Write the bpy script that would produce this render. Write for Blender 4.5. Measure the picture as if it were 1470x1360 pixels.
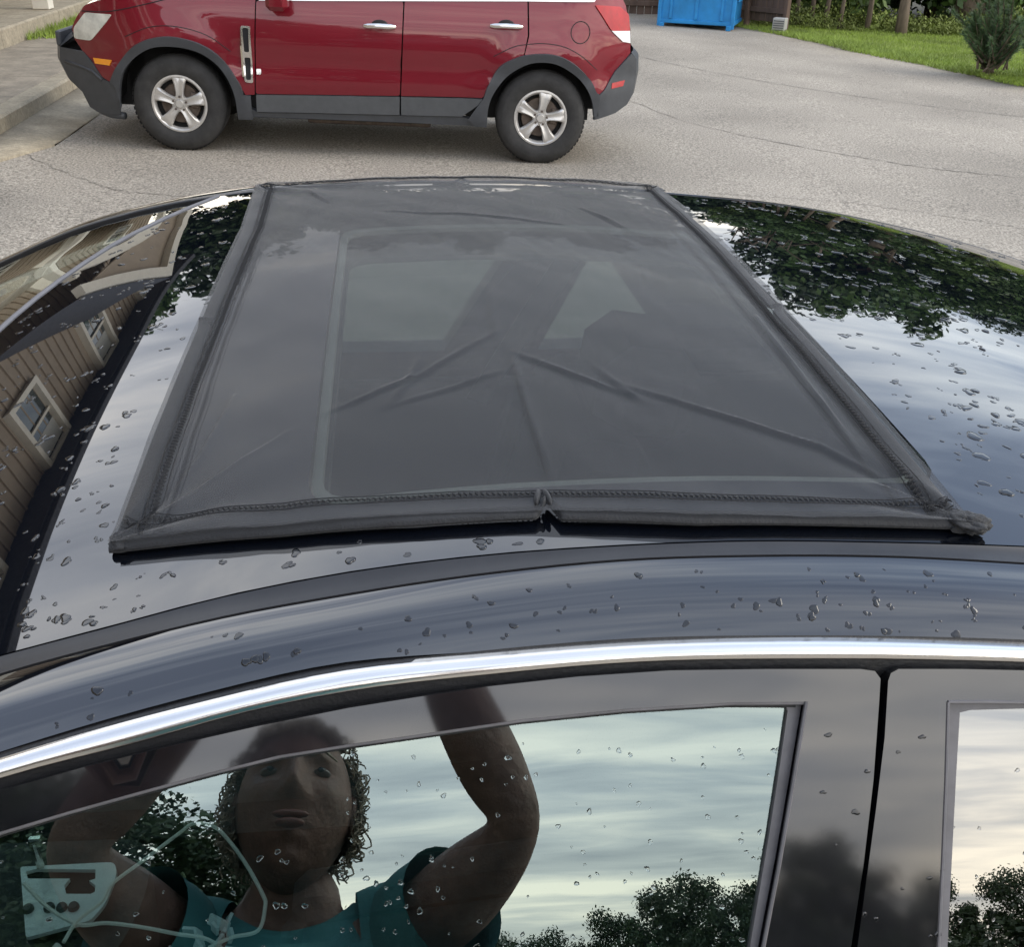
import bpy, bmesh, math, random
import numpy as np
from mathutils import Vector, Matrix
from mathutils.geometry import delaunay_2d_cdt
# measured outlines, world metres
T = {
 'mould_in': [(-0.2869,0.6008,1.3464),(-0.2176,0.6061,1.3617),(-0.1241,0.6133,1.382),(-0.0529,0.6171,1.3929),(0.0608,0.6205,1.4028),(0.1545,0.6216,1.4058),(0.2546,0.6215,1.4057),(0.3667,0.6198,1.4006),(0.4812,0.6172,1.3933)],
 'mould_out': [(-0.2798,0.5799,1.3489),(-0.1904,0.5884,1.3678),(-0.1219,0.594,1.3802),(-0.0523,0.598,1.3893),(0.0593,0.6031,1.4006),(0.1669,0.6056,1.406),(0.2495,0.6053,1.4054),(0.3626,0.6033,1.4009),(0.4712,0.5993,1.3921)],
 'gap': [(-0.2643,0.5191,1.3325),(-0.1377,0.5342,1.3591),(-0.0508,0.5419,1.3725),(0.0544,0.5437,1.3758),(0.1562,0.5451,1.3781),(0.2738,0.5435,1.3754),(0.4432,0.5373,1.3644)],
 'ch_top': [(-0.2625,0.5113,1.3291),(-0.137,0.5249,1.353),(-0.0507,0.5324,1.3662),(0.0538,0.5367,1.3737),(0.1549,0.5382,1.3764),(0.2716,0.5371,1.3744),(0.4398,0.5313,1.3643)],
 'ch_bot': [(-0.2618,0.5047,1.3228),(-0.1731,0.514,1.3392),(-0.1125,0.5209,1.3512),(-0.0398,0.5264,1.361),(0.0533,0.5295,1.3665),(0.1539,0.5312,1.3694),(0.2702,0.5295,1.3664),(0.4378,0.5242,1.357)],
 'far_top': [(-0.6919,1.8339,1.2531),(-0.5446,1.8106,1.3195),(-0.4069,1.7964,1.3601),(-0.2317,1.7861,1.3897),(-0.0524,1.7815,1.4026),(0.1026,1.7801,1.4066),(0.2853,1.7814,1.4029),(0.4727,1.7875,1.3857),(0.7249,1.7967,1.3594),(0.955,1.8124,1.3144),(1.1629,1.8313,1.2604),(1.2347,1.8392,1.2379)],
 'f_top': [(-0.2619,0.5009,1.3164),(-0.2101,0.5068,1.3267),(-0.1583,0.5118,1.3353),(-0.0993,0.5169,1.3442),(-0.0401,0.5212,1.3517),(0.0061,0.5237,1.3559),(0.0531,0.5259,1.3598),(0.1151,0.5276,1.3628),(0.1792,0.5281,1.3636),(0.2474,0.5269,1.3614),(0.3156,0.5251,1.3584),(0.3263,0.5241,1.3567),(0.3302,0.5213,1.3519)],
 'f_gap': [(0.3302,0.5213,1.3519),(0.3285,0.5128,1.3371),(0.3224,0.4861,1.2909),(0.3131,0.4573,1.2409),(0.3018,0.4286,1.1912)],
 'f_open': [(-0.2626,0.4878,1.2937),(-0.2195,0.493,1.3028),(-0.174,0.4981,1.3115),(-0.1314,0.5026,1.3194),(-0.0864,0.5069,1.3269),(-0.0408,0.5093,1.3309),(0.0054,0.5112,1.3342),(0.076,0.5143,1.3396),(0.1481,0.5158,1.3423),(0.2217,0.516,1.3426),(0.2757,0.5147,1.3404)],
 'f_openR': [(0.2757,0.5147,1.3404),(0.2629,0.4841,1.2874),(0.2516,0.4582,1.2426),(0.2386,0.4311,1.1956)],
 'f_glass': [(0.2643,0.5207,1.3308),(0.2567,0.5003,1.2955),(0.2475,0.4774,1.2558),(0.2305,0.4378,1.1872)],
 'r_top': [(0.3358,0.5205,1.3503),(0.338,0.5231,1.3549),(0.3438,0.5244,1.3572),(0.3904,0.5232,1.3551),(0.4376,0.5215,1.3522)],
 'r_gap': [(0.3358,0.5205,1.3503),(0.3317,0.5005,1.3158),(0.3237,0.4764,1.2739),(0.3064,0.4284,1.1909)],
 'r_open': [(0.3796,0.5119,1.3355),(0.4104,0.5111,1.3341),(0.4367,0.5101,1.3324)],
 'r_openL': [(0.3796,0.5119,1.3355),(0.3759,0.4845,1.288),(0.3711,0.4552,1.2373),(0.3658,0.426,1.1867)],
 'r_glass': [(0.3918,0.5167,1.3238),(0.3867,0.4914,1.28),(0.3812,0.4617,1.2285),(0.3758,0.432,1.1772)],
 'shade_left': [(-0.2317,1.7875,1.3917),(-0.2196,1.4822,1.4023),(-0.2245,1.0941,1.397),(-0.2271,0.8723,1.3875),(-0.228,0.7163,1.377),(-0.229,0.6932,1.375)],
 'shade_near': [(-0.229,0.6932,1.375),(-0.0946,0.6684,1.3991),(0.0109,0.6576,1.4102),(0.1009,0.6541,1.4148),(0.1127,0.6697,1.4162),(0.1196,0.6503,1.4151),(0.2216,0.6373,1.4152),(0.4293,0.6343,1.4059),(0.4418,0.63,1.4048)],
 'shade_right': [(0.4418,0.63,1.4048),(0.4427,0.7517,1.4111),(0.4466,1.045,1.4169),(0.4583,1.3239,1.4131),(0.4672,1.7972,1.3882)],
 'shade_far': [(-0.2317,1.7875,1.3917),(-0.052,1.7703,1.4052),(0.102,1.7686,1.4093),(0.2833,1.769,1.4058),(0.4672,1.7972,1.3882)],
 'creases': [[(0.1109,0.9451),(0.1145,0.8086),(0.1188,0.6968)],[(-0.0712,0.8405),(0.018,0.8994),(0.104,0.9983)],[(-0.0096,0.8429),(0.0497,0.8688),(0.1037,0.9028)],[(-0.007,0.8505),(0.0077,0.8862),(0.022,0.9403)],[(0.1136,0.9448),(0.1652,0.8901),(0.2135,0.8401)],[(0.1906,0.9062),(0.2066,0.8577),(0.221,0.8259)],[(0.2132,0.8575),(0.2963,0.7951),(0.3628,0.7482),(0.4078,0.6789)],[(0.4021,1.0539),(0.395,0.8655),(0.3901,0.7353)],[(-0.1564,0.9088),(-0.1725,0.8018),(-0.1988,0.7191)],[(-0.0983,0.8191),(-0.1489,0.76),(-0.1946,0.7176)],[(0.106,1.1197),(0.0995,0.9819)],[(-0.1399,1.7001),(-0.1035,1.6065)],[(0.2837,1.5364),(0.3109,1.4691),(0.3254,1.399)],[(-0.0108,1.5141),(0.135,1.4659),(0.2418,1.4154)],[(0.383,0.6874),(0.4142,0.6629)]],
 'sun_far_win': [(-0.1285,1.93,1.0127),(0.0962,1.93,1.0083),(0.2259,1.93,1.2533),(-0.0881,1.93,1.2551)],
 'sun_tri': [(0.3859,1.93,1.2175),(0.4901,1.93,1.07),(0.4962,1.93,1.0005),(0.3122,1.93,1.0041)],
 'headrest': [(0.3073,1.6,1.1426),(0.311,1.6,1.1809),(0.3392,1.6,1.2093),(0.3931,1.6,1.211)],
 'hdr': [(-0.5223,1.1609,1.285),(-0.4964,1.2399,1.3),(-0.4544,1.4567,1.325),(-0.4124,1.5938,1.35),(-0.3716,1.6593,1.372)],
 'bezel': [(-0.4959,0.9415,0.74),(-0.3794,0.9389,0.74),(-0.3726,0.9201,0.74),(-0.3773,0.8742,0.74),(-0.3888,0.8537,0.74),(-0.4583,0.8362,0.74)],
 'slot': [(-0.4867,0.9332,0.74),(-0.475,0.9365,0.74),(-0.401,0.9289,0.74),(-0.3977,0.9149,0.74),(-0.4046,0.9123,0.74),(-0.3951,0.9042,0.74),(-0.3937,0.8948,0.74),(-0.3981,0.8922,0.74),(-0.4277,0.8948,0.74),(-0.4335,0.9076,0.74),(-0.4295,0.9177,0.74),(-0.4809,0.9222,0.74)],
 'buttons': [(-0.4665,0.8752,0.74),(-0.4421,0.875,0.74),(-0.4271,0.8737,0.74),(-0.4132,0.8734,0.74)],
 'cableA': [(-0.4682,0.8855,0.775),(-0.4307,0.8488,0.775),(-0.3891,0.8216,0.775),(-0.3569,0.8205,0.775),(-0.3151,0.8112,0.775),(-0.2729,0.7983,0.775),(-0.2369,0.7878,0.775),(-0.2012,0.758,0.775)],
 'cableB': [(-0.3979,0.796,0.775),(-0.3896,0.8235,0.775),(-0.3686,0.8472,0.775),(-0.3608,0.873,0.775),(-0.3333,0.9024,0.775),(-0.2952,0.9434,0.775),(-0.2793,0.9578,0.775),(-0.2547,0.9512,0.775),(-0.2345,0.9304,0.775),(-0.2053,0.887,0.775),(-0.1804,0.8402,0.775),(-0.1762,0.8233,0.775),(-0.181,0.7919,0.775),(-0.2101,0.7854,0.775),(-0.2342,0.7741,0.775)],
 'g_curb_top': [(-3.1335,8.9583,0.2289),(-3.1433,10.7904,0.2292),(-3.1499,12.5613,0.2293)],
 'g_curb_bot': [(-3.1359,8.8588,0.069),(-3.1475,11.1256,0.0692)],
 'g_apron': [(-3.0677,8.7583,0.0675),(-2.6482,8.6793,0.0583),(-2.6427,9.9197,0.0581),(-2.646,10.9736,0.0582)],
 'g_step2_top': [(-4.1673,12.4141,0.4517),(-4.3917,15.3332,0.4566)],
 'g_step2_bot': [(-4.461,13.2238,0.2581),(-4.6223,16.123,0.2617)],
 'g_post': [(-4.5932,15.6481,0.4611)],
 'g_patch': [(-4.861,16.8332,0.2669),(-4.5989,16.9495,0.2612),(-4.2804,15.6957,0.2542),(-4.5269,15.5977,0.2596)],
 'g_dump': [(4.7196,21.3434,-0.1038),(5.1354,20.856,-0.113),(6.4585,20.2474,-0.1421)],
 'g_fence': [(7.2108,22.2157,-0.1586),(7.4466,21.2345,-0.1638),(7.7463,20.476,-0.1704)],
 'g_ac': [(7.1604,20.2648,-0.1575),(7.5901,20.7842,-0.167)],
 'g_grass': [(6.4983,20.0261,-0.143),(7.5378,20.282,-0.1658),(7.6438,18.776,-0.1682),(7.8243,17.6664,-0.1721),(8.3487,16.1999,-0.1837),(8.6003,15.1538,-0.1892),(8.7843,14.1459,-0.1933)],
 'g_trunks': [(8.5509,22.1927,-0.1881),(8.9155,22.1973,-0.1961),(9.0647,21.8489,-0.1994),(9.0252,21.061,-0.1986),(9.6821,21.2995,-0.213),(10.12,20.7166,-0.2226),(12.6315,22.9195,-0.2779)],
 'g_shrubs': [(8.7264,15.1839,-0.192),(8.916,14.5546,-0.1962)],
 'suvA': (-1.6927,8.5895,0.0372),
 'suvB': (1.2068,8.4394,-0.0265),
 'v_nose': [(-0.81,0.796),(-0.83,0.677),(-0.809,0.518),(-0.704,0.385),(-0.668,0.278),(-0.44,0.234)],
 'v_headlight': [(-0.598,0.978),(-0.399,0.982),(-0.448,0.927),(-0.582,0.781),(-0.7,0.781),(-0.693,0.859)],
 'v_marker': [(-0.585,0.657),(-0.445,0.658),(-0.466,0.617),(-0.575,0.618)],
 'v_archF_out': [(-0.478,0.496),(-0.403,0.62),(-0.265,0.76),(-0.095,0.836),(0.082,0.848),(0.274,0.797),(0.421,0.689),(0.52,0.536),(0.545,0.449)],
 'v_archF_in': [(-0.438,0.25),(-0.394,0.499),(-0.312,0.639),(-0.158,0.749),(-0.014,0.78),(0.162,0.768),(0.297,0.714),(0.414,0.603),(0.475,0.447),(0.487,0.27)],
 'v_bump_top': [(-0.815,0.702),(-0.652,0.694),(-0.6,0.627),(-0.529,0.509),(-0.478,0.496)],
 'v_hood': [(-0.703,0.859),(-0.634,0.977),(-0.541,1.052),(-0.163,1.158),(0.351,1.228),(0.722,1.282)],
 'v_vent': [(0.558,0.951),(0.631,0.949),(0.627,0.54),(0.563,0.548)],
 'v_emblem': [(0.661,0.643),(0.69,0.604)],
 'v_doorF': [(0.679,1.105),(0.631,0.453)],
 'v_split': [(1.788,1.178),(1.758,0.371)],
 'v_doorR': [(2.732,1.22),(2.746,0.97),(2.717,0.813)],
 'v_sill': [(0.631,0.453),(1.764,0.482),(2.418,0.497)],
 'v_rock': [(0.486,0.259),(0.64,0.286),(1.763,0.286),(2.453,0.28)],
 'v_ledge': [(0.643,0.323),(1.763,0.34),(2.234,0.347)],
 'v_handle1': [(1.492,1.011),(1.724,0.962)],
 'v_handle2': [(2.458,1.052),(2.696,1.003)],
 'v_belt': [(0.711,1.121),(1.115,1.134),(2.723,1.2),(3.23,1.217)],
 'v_fuel': [(3.156,1.008),(3.232,1.011)],
 'v_archR_out': [(2.418,0.497),(2.453,0.598),(2.535,0.735),(2.668,0.811),(2.776,0.836),(2.884,0.846),(3.022,0.826),(3.148,0.76),(3.262,0.661),(3.314,0.574),(3.344,0.554)],
 'v_archR_in': [(2.453,0.28),(2.459,0.425),(2.499,0.542),(2.593,0.665),(2.726,0.753),(2.844,0.783),(2.982,0.773),(3.119,0.707),(3.221,0.618),(3.287,0.499),(3.316,0.361)],
 'v_rbump_top': [(3.344,0.554),(3.38,0.587),(3.456,0.721),(3.576,0.849)],
 'v_rbump': [(3.576,0.849),(3.619,0.81),(3.633,0.686),(3.616,0.533),(3.579,0.457),(3.488,0.4),(3.311,0.356)],
 'v_rear': [(3.576,0.849),(3.556,1.035),(3.527,1.157),(3.463,1.252)],
 'v_tail_red': [(3.258,1.204),(3.458,1.193),(3.529,1.137),(3.547,1.019),(3.399,1.023),(3.319,1.128)],
 'v_tail_white': [(3.399,1.023),(3.547,1.019),(3.557,0.929),(3.495,0.942)],
 'v_refl': [(3.437,0.637),(3.541,0.651),(3.529,0.609),(3.435,0.595)],
 'v_crease': [(0.659,0.552),(1.764,0.586),(2.201,0.598)],
 'v_hubF': [(0.036,0.331)],
 'v_hubR': [(2.884,0.329)],
 'suv_eu': (0.9984,-0.0517,-0.022),
 'suv_ew': (0.0219,-0.0011,0.9998),
 'suv_n': (-0.0517,-0.9987,0.0),
 'cam_right': (0.9937,-0.1086,0.0262),
 'cam_up': (0.0303,0.4872,0.8727),
 'cam_fwd': (0.1075,0.8665,-0.4875),
}
def R(a): return math.radians(a)
random.seed(7)
sc = bpy.context.scene
for o in list(bpy.data.objects): bpy.data.objects.remove(o)
COL = sc.collection
# ---------------------------------------------------------------- camera, world, sun, exposure
CAM = Vector((0, 0, 1.82))
cr, cu, cf = (Vector(T[k]) for k in ('cam_right', 'cam_up', 'cam_fwd'))
cam = bpy.data.objects.new('camera', bpy.data.cameras.new('camera'))
COL.objects.link(cam); sc.camera = cam
mw = Matrix((cr.normalized(), cu.normalized(), -cf.normalized())).transposed().to_4x4(); mw.translation = CAM
cam.matrix_world = mw
cam.data.sensor_width = 36; cam.data.sensor_fit = 'HORIZONTAL'; cam.data.lens = 36*1460/1470
cam.data.clip_start = .01; cam.data.clip_end = 2000
SUN_EL, SUN_AZ = 36, 98      # azimuth of the sun, degrees from +Y clockwise
w = bpy.data.worlds.new('World'); sc.world = w; w.use_nodes = True
nt = w.node_tree; nt.nodes.clear()
def N(t, **k):
    n = nt.nodes.new(t)
    for a, b in k.items(): setattr(n, a, b)
    return n
L = lambda a, b: nt.links.new(a, b)
out = N('ShaderNodeOutputWorld'); bg = N('ShaderNodeBackground'); bg.inputs[1].default_value = .1
sky = N('ShaderNodeTexSky', sky_type='NISHITA'); sky.sun_disc = False
sky.sun_elevation = R(SUN_EL); sky.sun_rotation = R(SUN_AZ); sky.dust_density = 2.5
tc = N('ShaderNodeTexCoord'); sep = N('ShaderNodeSeparateXYZ'); L(tc.outputs['Generated'], sep.inputs[0])
mz = N('ShaderNodeMath', operation='MAXIMUM'); L(sep.outputs[2], mz.inputs[0]); mz.inputs[1].default_value = 0
az = N('ShaderNodeMath', operation='ADD'); L(mz.outputs[0], az.inputs[0]); az.inputs[1].default_value = .13
dv = N('ShaderNodeVectorMath', operation='DIVIDE'); cb = N('ShaderNodeCombineXYZ')
L(tc.outputs['Generated'], dv.inputs[0])
for i in range(3): L(az.outputs[0], cb.inputs[i])
L(cb.outputs[0], dv.inputs[1])
mp = N('ShaderNodeMapping'); L(dv.outputs[0], mp.inputs[0]); mp.inputs['Scale'].default_value = (.38, 1.15, 0); mp.inputs['Rotation'].default_value = (0, 0, R(-24)); mp.inputs['Location'].default_value = (3.2, 1.4, 0)
n1 = N('ShaderNodeTexNoise'); n1.inputs['Scale'].default_value = 1.0; n1.inputs['Detail'].default_value = 9; n1.inputs['Roughness'].default_value = .52; n1.inputs['Distortion'].default_value = .5
L(mp.outputs[0], n1.inputs[0])
r1 = N('ShaderNodeValToRGB'); r1.color_ramp.elements[0].position = .38; r1.color_ramp.elements[0].color = (8.6, 9.3, 10.8, 1)
r1.color_ramp.elements[1].position = .64; r1.color_ramp.elements[1].color = (25, 24, 22.5, 1)
e = r1.color_ramp.elements.new(.5); e.color = (14.3, 14.8, 15.8, 1)
n2 = N('ShaderNodeTexNoise'); n2.inputs['Scale'].default_value = 4.5; n2.inputs['Detail'].default_value = 6; n2.inputs['Distortion'].default_value = .8
L(mp.outputs[0], n2.inputs[0]); nm_ = N('ShaderNodeMath', operation='MULTIPLY_ADD'); L(n2.outputs[0], nm_.inputs[0]); nm_.inputs[1].default_value = .32
ns_ = N('ShaderNodeMath', operation='SUBTRACT'); L(n1.outputs[0], ns_.inputs[0]); ns_.inputs[1].default_value = .16; L(ns_.outputs[0], nm_.inputs[2])
L(nm_.outputs[0], r1.inputs[0])
# warmer, brighter band near the horizon
hz = N('ShaderNodeMapRange'); L(mz.outputs[0], hz.inputs[0]); hz.inputs[1].default_value = 0; hz.inputs[2].default_value = .22; hz.inputs[3].default_value = 1; hz.inputs[4].default_value = 0
warm = N('ShaderNodeMix', data_type='RGBA', blend_type='MULTIPLY'); warm.inputs['B'].default_value = (1.45, 1.3, 1.05, 1)
L(hz.outputs[0], warm.inputs['Factor']); L(r1.outputs[0], warm.inputs['A'])
zr_ = N('ShaderNodeMapRange'); L(mz.outputs[0], zr_.inputs[0]); zr_.inputs[1].default_value = .28; zr_.inputs[2].default_value = .72; zr_.inputs[3].default_value = 0; zr_.inputs[4].default_value = 1
zen = N('ShaderNodeMix', data_type='RGBA', blend_type='MULTIPLY'); zen.inputs['B'].default_value = (.52, .585, .70, 1); L(zr_.outputs[0], zen.inputs['Factor']); L(warm.outputs['Result'], zen.inputs['A'])
xr_ = N('ShaderNodeMapRange'); L(sep.outputs[0], xr_.inputs[0]); xr_.inputs[1].default_value = -.6; xr_.inputs[2].default_value = .35; xr_.inputs[3].default_value = 1; xr_.inputs[4].default_value = 0
lft = N('ShaderNodeMix', data_type='RGBA', blend_type='MULTIPLY'); lft.inputs['B'].default_value = (1.4, 1.36, 1.3, 1); L(xr_.outputs[0], lft.inputs['Factor']); L(zen.outputs['Result'], lft.inputs['A'])
mx = N('ShaderNodeMix', data_type='RGBA'); mx.inputs['Factor'].default_value = .86
L(sky.outputs[0], mx.inputs['A']); xr2 = N('ShaderNodeMapRange'); L(sep.outputs[0], xr2.inputs[0]); xr2.inputs[1].default_value = .15; xr2.inputs[2].default_value = .55
yr2 = N('ShaderNodeMapRange'); L(sep.outputs[1], yr2.inputs[0]); yr2.inputs[1].default_value = -.2; yr2.inputs[2].default_value = .4; ml2 = N('ShaderNodeMath', operation='MULTIPLY'); L(xr2.outputs[0], ml2.inputs[0]); L(yr2.outputs[0], ml2.inputs[1])
rgt = N('ShaderNodeMix', data_type='RGBA', blend_type='MULTIPLY'); rgt.inputs['B'].default_value = (.78, .88, 1.0, 1); L(ml2.outputs[0], rgt.inputs['Factor']); L(lft.outputs['Result'], rgt.inputs['A'])
L(rgt.outputs['Result'], mx.inputs['B'])
L(mx.outputs['Result'], bg.inputs[0]); L(bg.outputs[0], out.inputs[0])
sl = bpy.data.lights.new('sun', 'SUN'); sl.energy = 1.3; sl.angle = R(30); sl.color = (1, .93, .82)
so = bpy.data.objects.new('sun', sl); COL.objects.link(so)
a, e_ = R(SUN_AZ), R(SUN_EL)
so.rotation_euler = Vector((math.sin(a)*math.cos(e_), math.cos(a)*math.cos(e_), math.sin(e_))).to_track_quat('Z', 'Y').to_euler()
so.location = (0, 0, 30)
vs = sc.view_settings; vs.view_transform = 'Standard'; vs.look = 'None'; vs.exposure = .42; vs.gamma = 1; vs.use_curve_mapping = False
sc.render.engine = 'CYCLES'
# ---------------------------------------------------------------- materials
def mat(name, col, rough=.5, metal=0, coat=0, ior=1.5, nz=0, ns=5, bump=0, bs=60, emit=None, detail=4, coords='Object', col2=None, r2=None, sheen=0, stretch=None, spots=None, coat_ior=1.5):
    m = bpy.data.materials.new(name); m.use_nodes = True; t = m.node_tree; p = t.nodes['Principled BSDF']
    c = tuple(col)+(1,)
    p.inputs['Base Color'].default_value = c; p.inputs['Roughness'].default_value = rough; p.inputs['Metallic'].default_value = metal
    p.inputs['IOR'].default_value = ior; p.inputs['Coat Weight'].default_value = coat; p.inputs['Coat Roughness'].default_value = .02; p.inputs['Coat IOR'].default_value = coat_ior
    if sheen: p.inputs['Sheen Weight'].default_value = sheen
    tcn = t.nodes.new('ShaderNodeTexCoord'); vec = tcn.outputs[coords]
    if stretch:
        mpn = t.nodes.new('ShaderNodeMapping'); mpn.inputs['Scale'].default_value = stretch; t.links.new(vec, mpn.inputs[0]); vec = mpn.outputs[0]
    if nz or col2:
        n = t.nodes.new('ShaderNodeTexNoise'); n.inputs['Scale'].default_value = ns; n.inputs['Detail'].default_value = detail; n.inputs['Roughness'].default_value = .65
        t.links.new(vec, n.inputs[0])
        r = t.nodes.new('ShaderNodeValToRGB'); r.color_ramp.elements[0].position = .32; r.color_ramp.elements[1].position = .68
        lo = tuple(v*(1-nz) for v in col); hi = tuple(v*(1+nz) for v in col) if not col2 else col2
        r.color_ramp.elements[0].color = lo+(1,); r.color_ramp.elements[1].color = tuple(hi)+(1,)
        t.links.new(n.outputs[0], r.inputs[0]); cur = r.outputs[0]
        if spots:
            n2 = t.nodes.new('ShaderNodeTexNoise'); n2.inputs['Scale'].default_value = spots[0]; n2.inputs['Detail'].default_value = 2; t.links.new(vec, n2.inputs[0])
            r3 = t.nodes.new('ShaderNodeValToRGB'); r3.color_ramp.elements[0].position = .35; r3.color_ramp.elements[1].position = .65
            r3.color_ramp.elements[0].color = (1-spots[1],)*3+(1,); r3.color_ramp.elements[1].color = (1+spots[1],)*3+(1,)
            t.links.new(n2.outputs[0], r3.inputs[0])
            mxn = t.nodes.new('ShaderNodeMix'); mxn.data_type = 'RGBA'; mxn.blend_type = 'MULTIPLY'; mxn.inputs['Factor'].default_value = 1
            t.links.new(cur, mxn.inputs['A']); t.links.new(r3.outputs[0], mxn.inputs['B']); cur = mxn.outputs['Result']
        t.links.new(cur, p.inputs['Base Color'])
        if r2 is not None:
            mr = t.nodes.new('ShaderNodeMapRange'); mr.inputs[3].default_value = rough; mr.inputs[4].default_value = r2
            t.links.new(n.outputs[0], mr.inputs[0]); t.links.new(mr.outputs[0], p.inputs['Roughness'])
    if bump:
        n = t.nodes.new('ShaderNodeTexNoise'); n.inputs['Scale'].default_value = bs; n.inputs['Detail'].default_value = 3; t.links.new(vec, n.inputs[0])
        b = t.nodes.new('ShaderNodeBump'); b.inputs['Strength'].default_value = bump; b.inputs['Distance'].default_value = .01
        t.links.new(n.outputs[0], b.inputs['Height']); t.links.new(b.outputs[0], p.inputs['Normal'])
    if emit: p.inputs['Emission Color'].default_value = tuple(emit[:3])+(1,); p.inputs['Emission Strength'].default_value = emit[3]
    return m
def glass_mat(name, tint, refl, base=.3, rough=0):
    # tinted, filmed pane: partly mirror, partly clear
    m = bpy.data.materials.new(name); m.use_nodes = True; t = m.node_tree; t.nodes.clear()
    o = t.nodes.new('ShaderNodeOutputMaterial'); mixs = t.nodes.new('ShaderNodeMixShader')
    tr = t.nodes.new('ShaderNodeBsdfTransparent'); tr.inputs[0].default_value = tuple(tint)+(1,)
    gl = t.nodes.new('ShaderNodeBsdfGlossy'); gl.inputs[0].default_value = tuple(refl)+(1,); gl.inputs['Roughness'].default_value = rough
    fr = t.nodes.new('ShaderNodeFresnel'); fr.inputs[0].default_value = 1.5
    mr = t.nodes.new('ShaderNodeMapRange'); mr.inputs[1].default_value = .04; mr.inputs[2].default_value = 1; mr.inputs[3].default_value = base; mr.inputs[4].default_value = 1
    geo = t.nodes.new('ShaderNodeNewGeometry'); bf = t.nodes.new('ShaderNodeMath'); bf.operation = 'SUBTRACT'; bf.inputs[0].default_value = 1
    mul = t.nodes.new('ShaderNodeMath'); mul.operation = 'MULTIPLY'
    t.links.new(geo.outputs['Backfacing'], bf.inputs[1]); t.links.new(fr.outputs[0], mr.inputs[0])
    t.links.new(mr.outputs[0], mul.inputs[0]); t.links.new(bf.outputs[0], mul.inputs[1]); t.links.new(mul.outputs[0], mixs.inputs[0])
    t.links.new(tr.outputs[0], mixs.inputs[1]); t.links.new(gl.outputs[0], mixs.inputs[2]); t.links.new(mixs.outputs[0], o.inputs[0])
    return m
M = {}
M['paint'] = mat('black_paint', (.0025, .0035, .006), .3, coat=1, ior=1.5, coat_ior=2.0)
M['paint'].node_tree.nodes['Principled BSDF'].inputs['Coat Roughness'].default_value = .012
M['paint'].node_tree.nodes['Principled BSDF'].inputs['Specular IOR Level'].default_value = 0
M['rail_paint'] = M['paint']
M['gloss_trim'] = mat('gloss_black_trim', (.006, .006, .008), .2, coat=1, coat_ior=1.8, nz=.3, ns=30)
M['gloss_trim'].node_tree.nodes['Principled BSDF'].inputs['Coat Roughness'].default_value = .05
M['gloss_trim'].node_tree.nodes['Principled BSDF'].inputs['Specular IOR Level'].default_value = .1
M['rubber'] = mat('rubber', (.012, .012, .013), .5, nz=.2, ns=40, bump=.1, bs=300)
M['groove'] = mat('roof_groove_strip', (.022, .022, .024), .42, nz=.15, ns=20)
M['channel'] = mat('run_channel_grey', (.13, .125, .13), .4, nz=.2, ns=30)
M['chrome'] = mat('chrome', (.82, .79, .75), .2, metal=1, nz=.04, ns=8)
M['glass'] = glass_mat('side_glass', (.70, .80, .78), (.80, .95, .92), .25)
M['glass2'] = glass_mat('rear_side_glass', (.25, .28, .27), (.95, .95, .92), .30)
M['wind'] = glass_mat('windshield_glass', (.6, .68, .66), (.9, .92, .9), .16)
M['sunglass'] = glass_mat('sunroof_glass', (.90, .94, .92), (.6, .65, .65), .05)
M['cabin'] = mat('cabin_plastic', (.02, .024, .025), .55, nz=.25, ns=20, bump=.1, bs=200)
M['seat'] = mat('seat_cloth', (.035, .037, .04), .85, nz=.3, ns=60, bump=.2, bs=250)
M['liner'] = mat('head_liner', (.10, .10, .10), .9, nz=.1, ns=40)
M['sunframe'] = mat('sunroof_frame_alloy', (.46, .44, .41), .5, nz=.05)
M['silver'] = mat('satin_silver', (.80, .82, .82), .35, metal=.15, nz=.06, ns=30)
M['black'] = mat('matte_black', (.008, .008, .009), .7, nz=.2, ns=20)
M['white_pl'] = mat('white_plastic', (.78, .78, .76), .4, nz=.05, ns=40)
M['red'] = mat('candy_red_paint', (.18, .0005, .011), .38, metal=.22, coat=1, nz=.04, ns=4, coat_ior=1.5)
M['red'].node_tree.nodes['Principled BSDF'].inputs['Specular IOR Level'].default_value = .35
M['clad'] = mat('grey_cladding', (.055, .059, .066), .48, nz=.12, ns=12, bump=.05, bs=400)
M['clad2'] = mat('grey_door_cladding', (.085, .09, .096), .42, nz=.1, ns=12)
M['tyre'] = mat('tyre_rubber', (.035, .034, .033), .8, nz=.25, ns=14, bump=.15, bs=60)
M['alloy'] = mat('alloy_silver', (.62, .60, .57), .33, metal=.55, nz=.06, ns=12)
M['brake'] = mat('brake_disc', (.14, .11, .09), .6, metal=.6, nz=.3, ns=20)
M['lens'] = mat('headlight_lens', (.62, .61, .54), .15, coat=1, nz=.25, ns=9)
M['amber'] = mat('amber_lens', (.9, .32, .01), .25, coat=1, nz=.05, ns=20)
M['redlens'] = mat('red_lens', (.42, .002, .008), .3, coat=.3, nz=.2, ns=10)
M['whitelens'] = mat('clear_lens', (.75, .75, .74), .2, coat=1, nz=.1, ns=20)
M['suv_glass'] = glass_mat('suv_glass', (.2, .24, .24), (.8, .85, .85), .15)
M['asphalt'] = mat('asphalt', (.325, .288, .236), .92, ns=60, nz=.72, bump=.6, bs=110, detail=10, coords='Object', spots=(.45, .15), ior=1.4)
M['tar'] = mat('crack_dirt', (.21, .187, .155), .95, nz=.3, ns=20)
M['concrete'] = mat('concrete', (.27, .23, .175), .9, ns=3.5, nz=.28, bump=.4, bs=70, detail=8, spots=(30, .1))
M['concrete2'] = mat('pale_concrete', (.32, .275, .20), .9, ns=5, nz=.22, bump=.4, bs=90, detail=8, spots=(40, .1))
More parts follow.
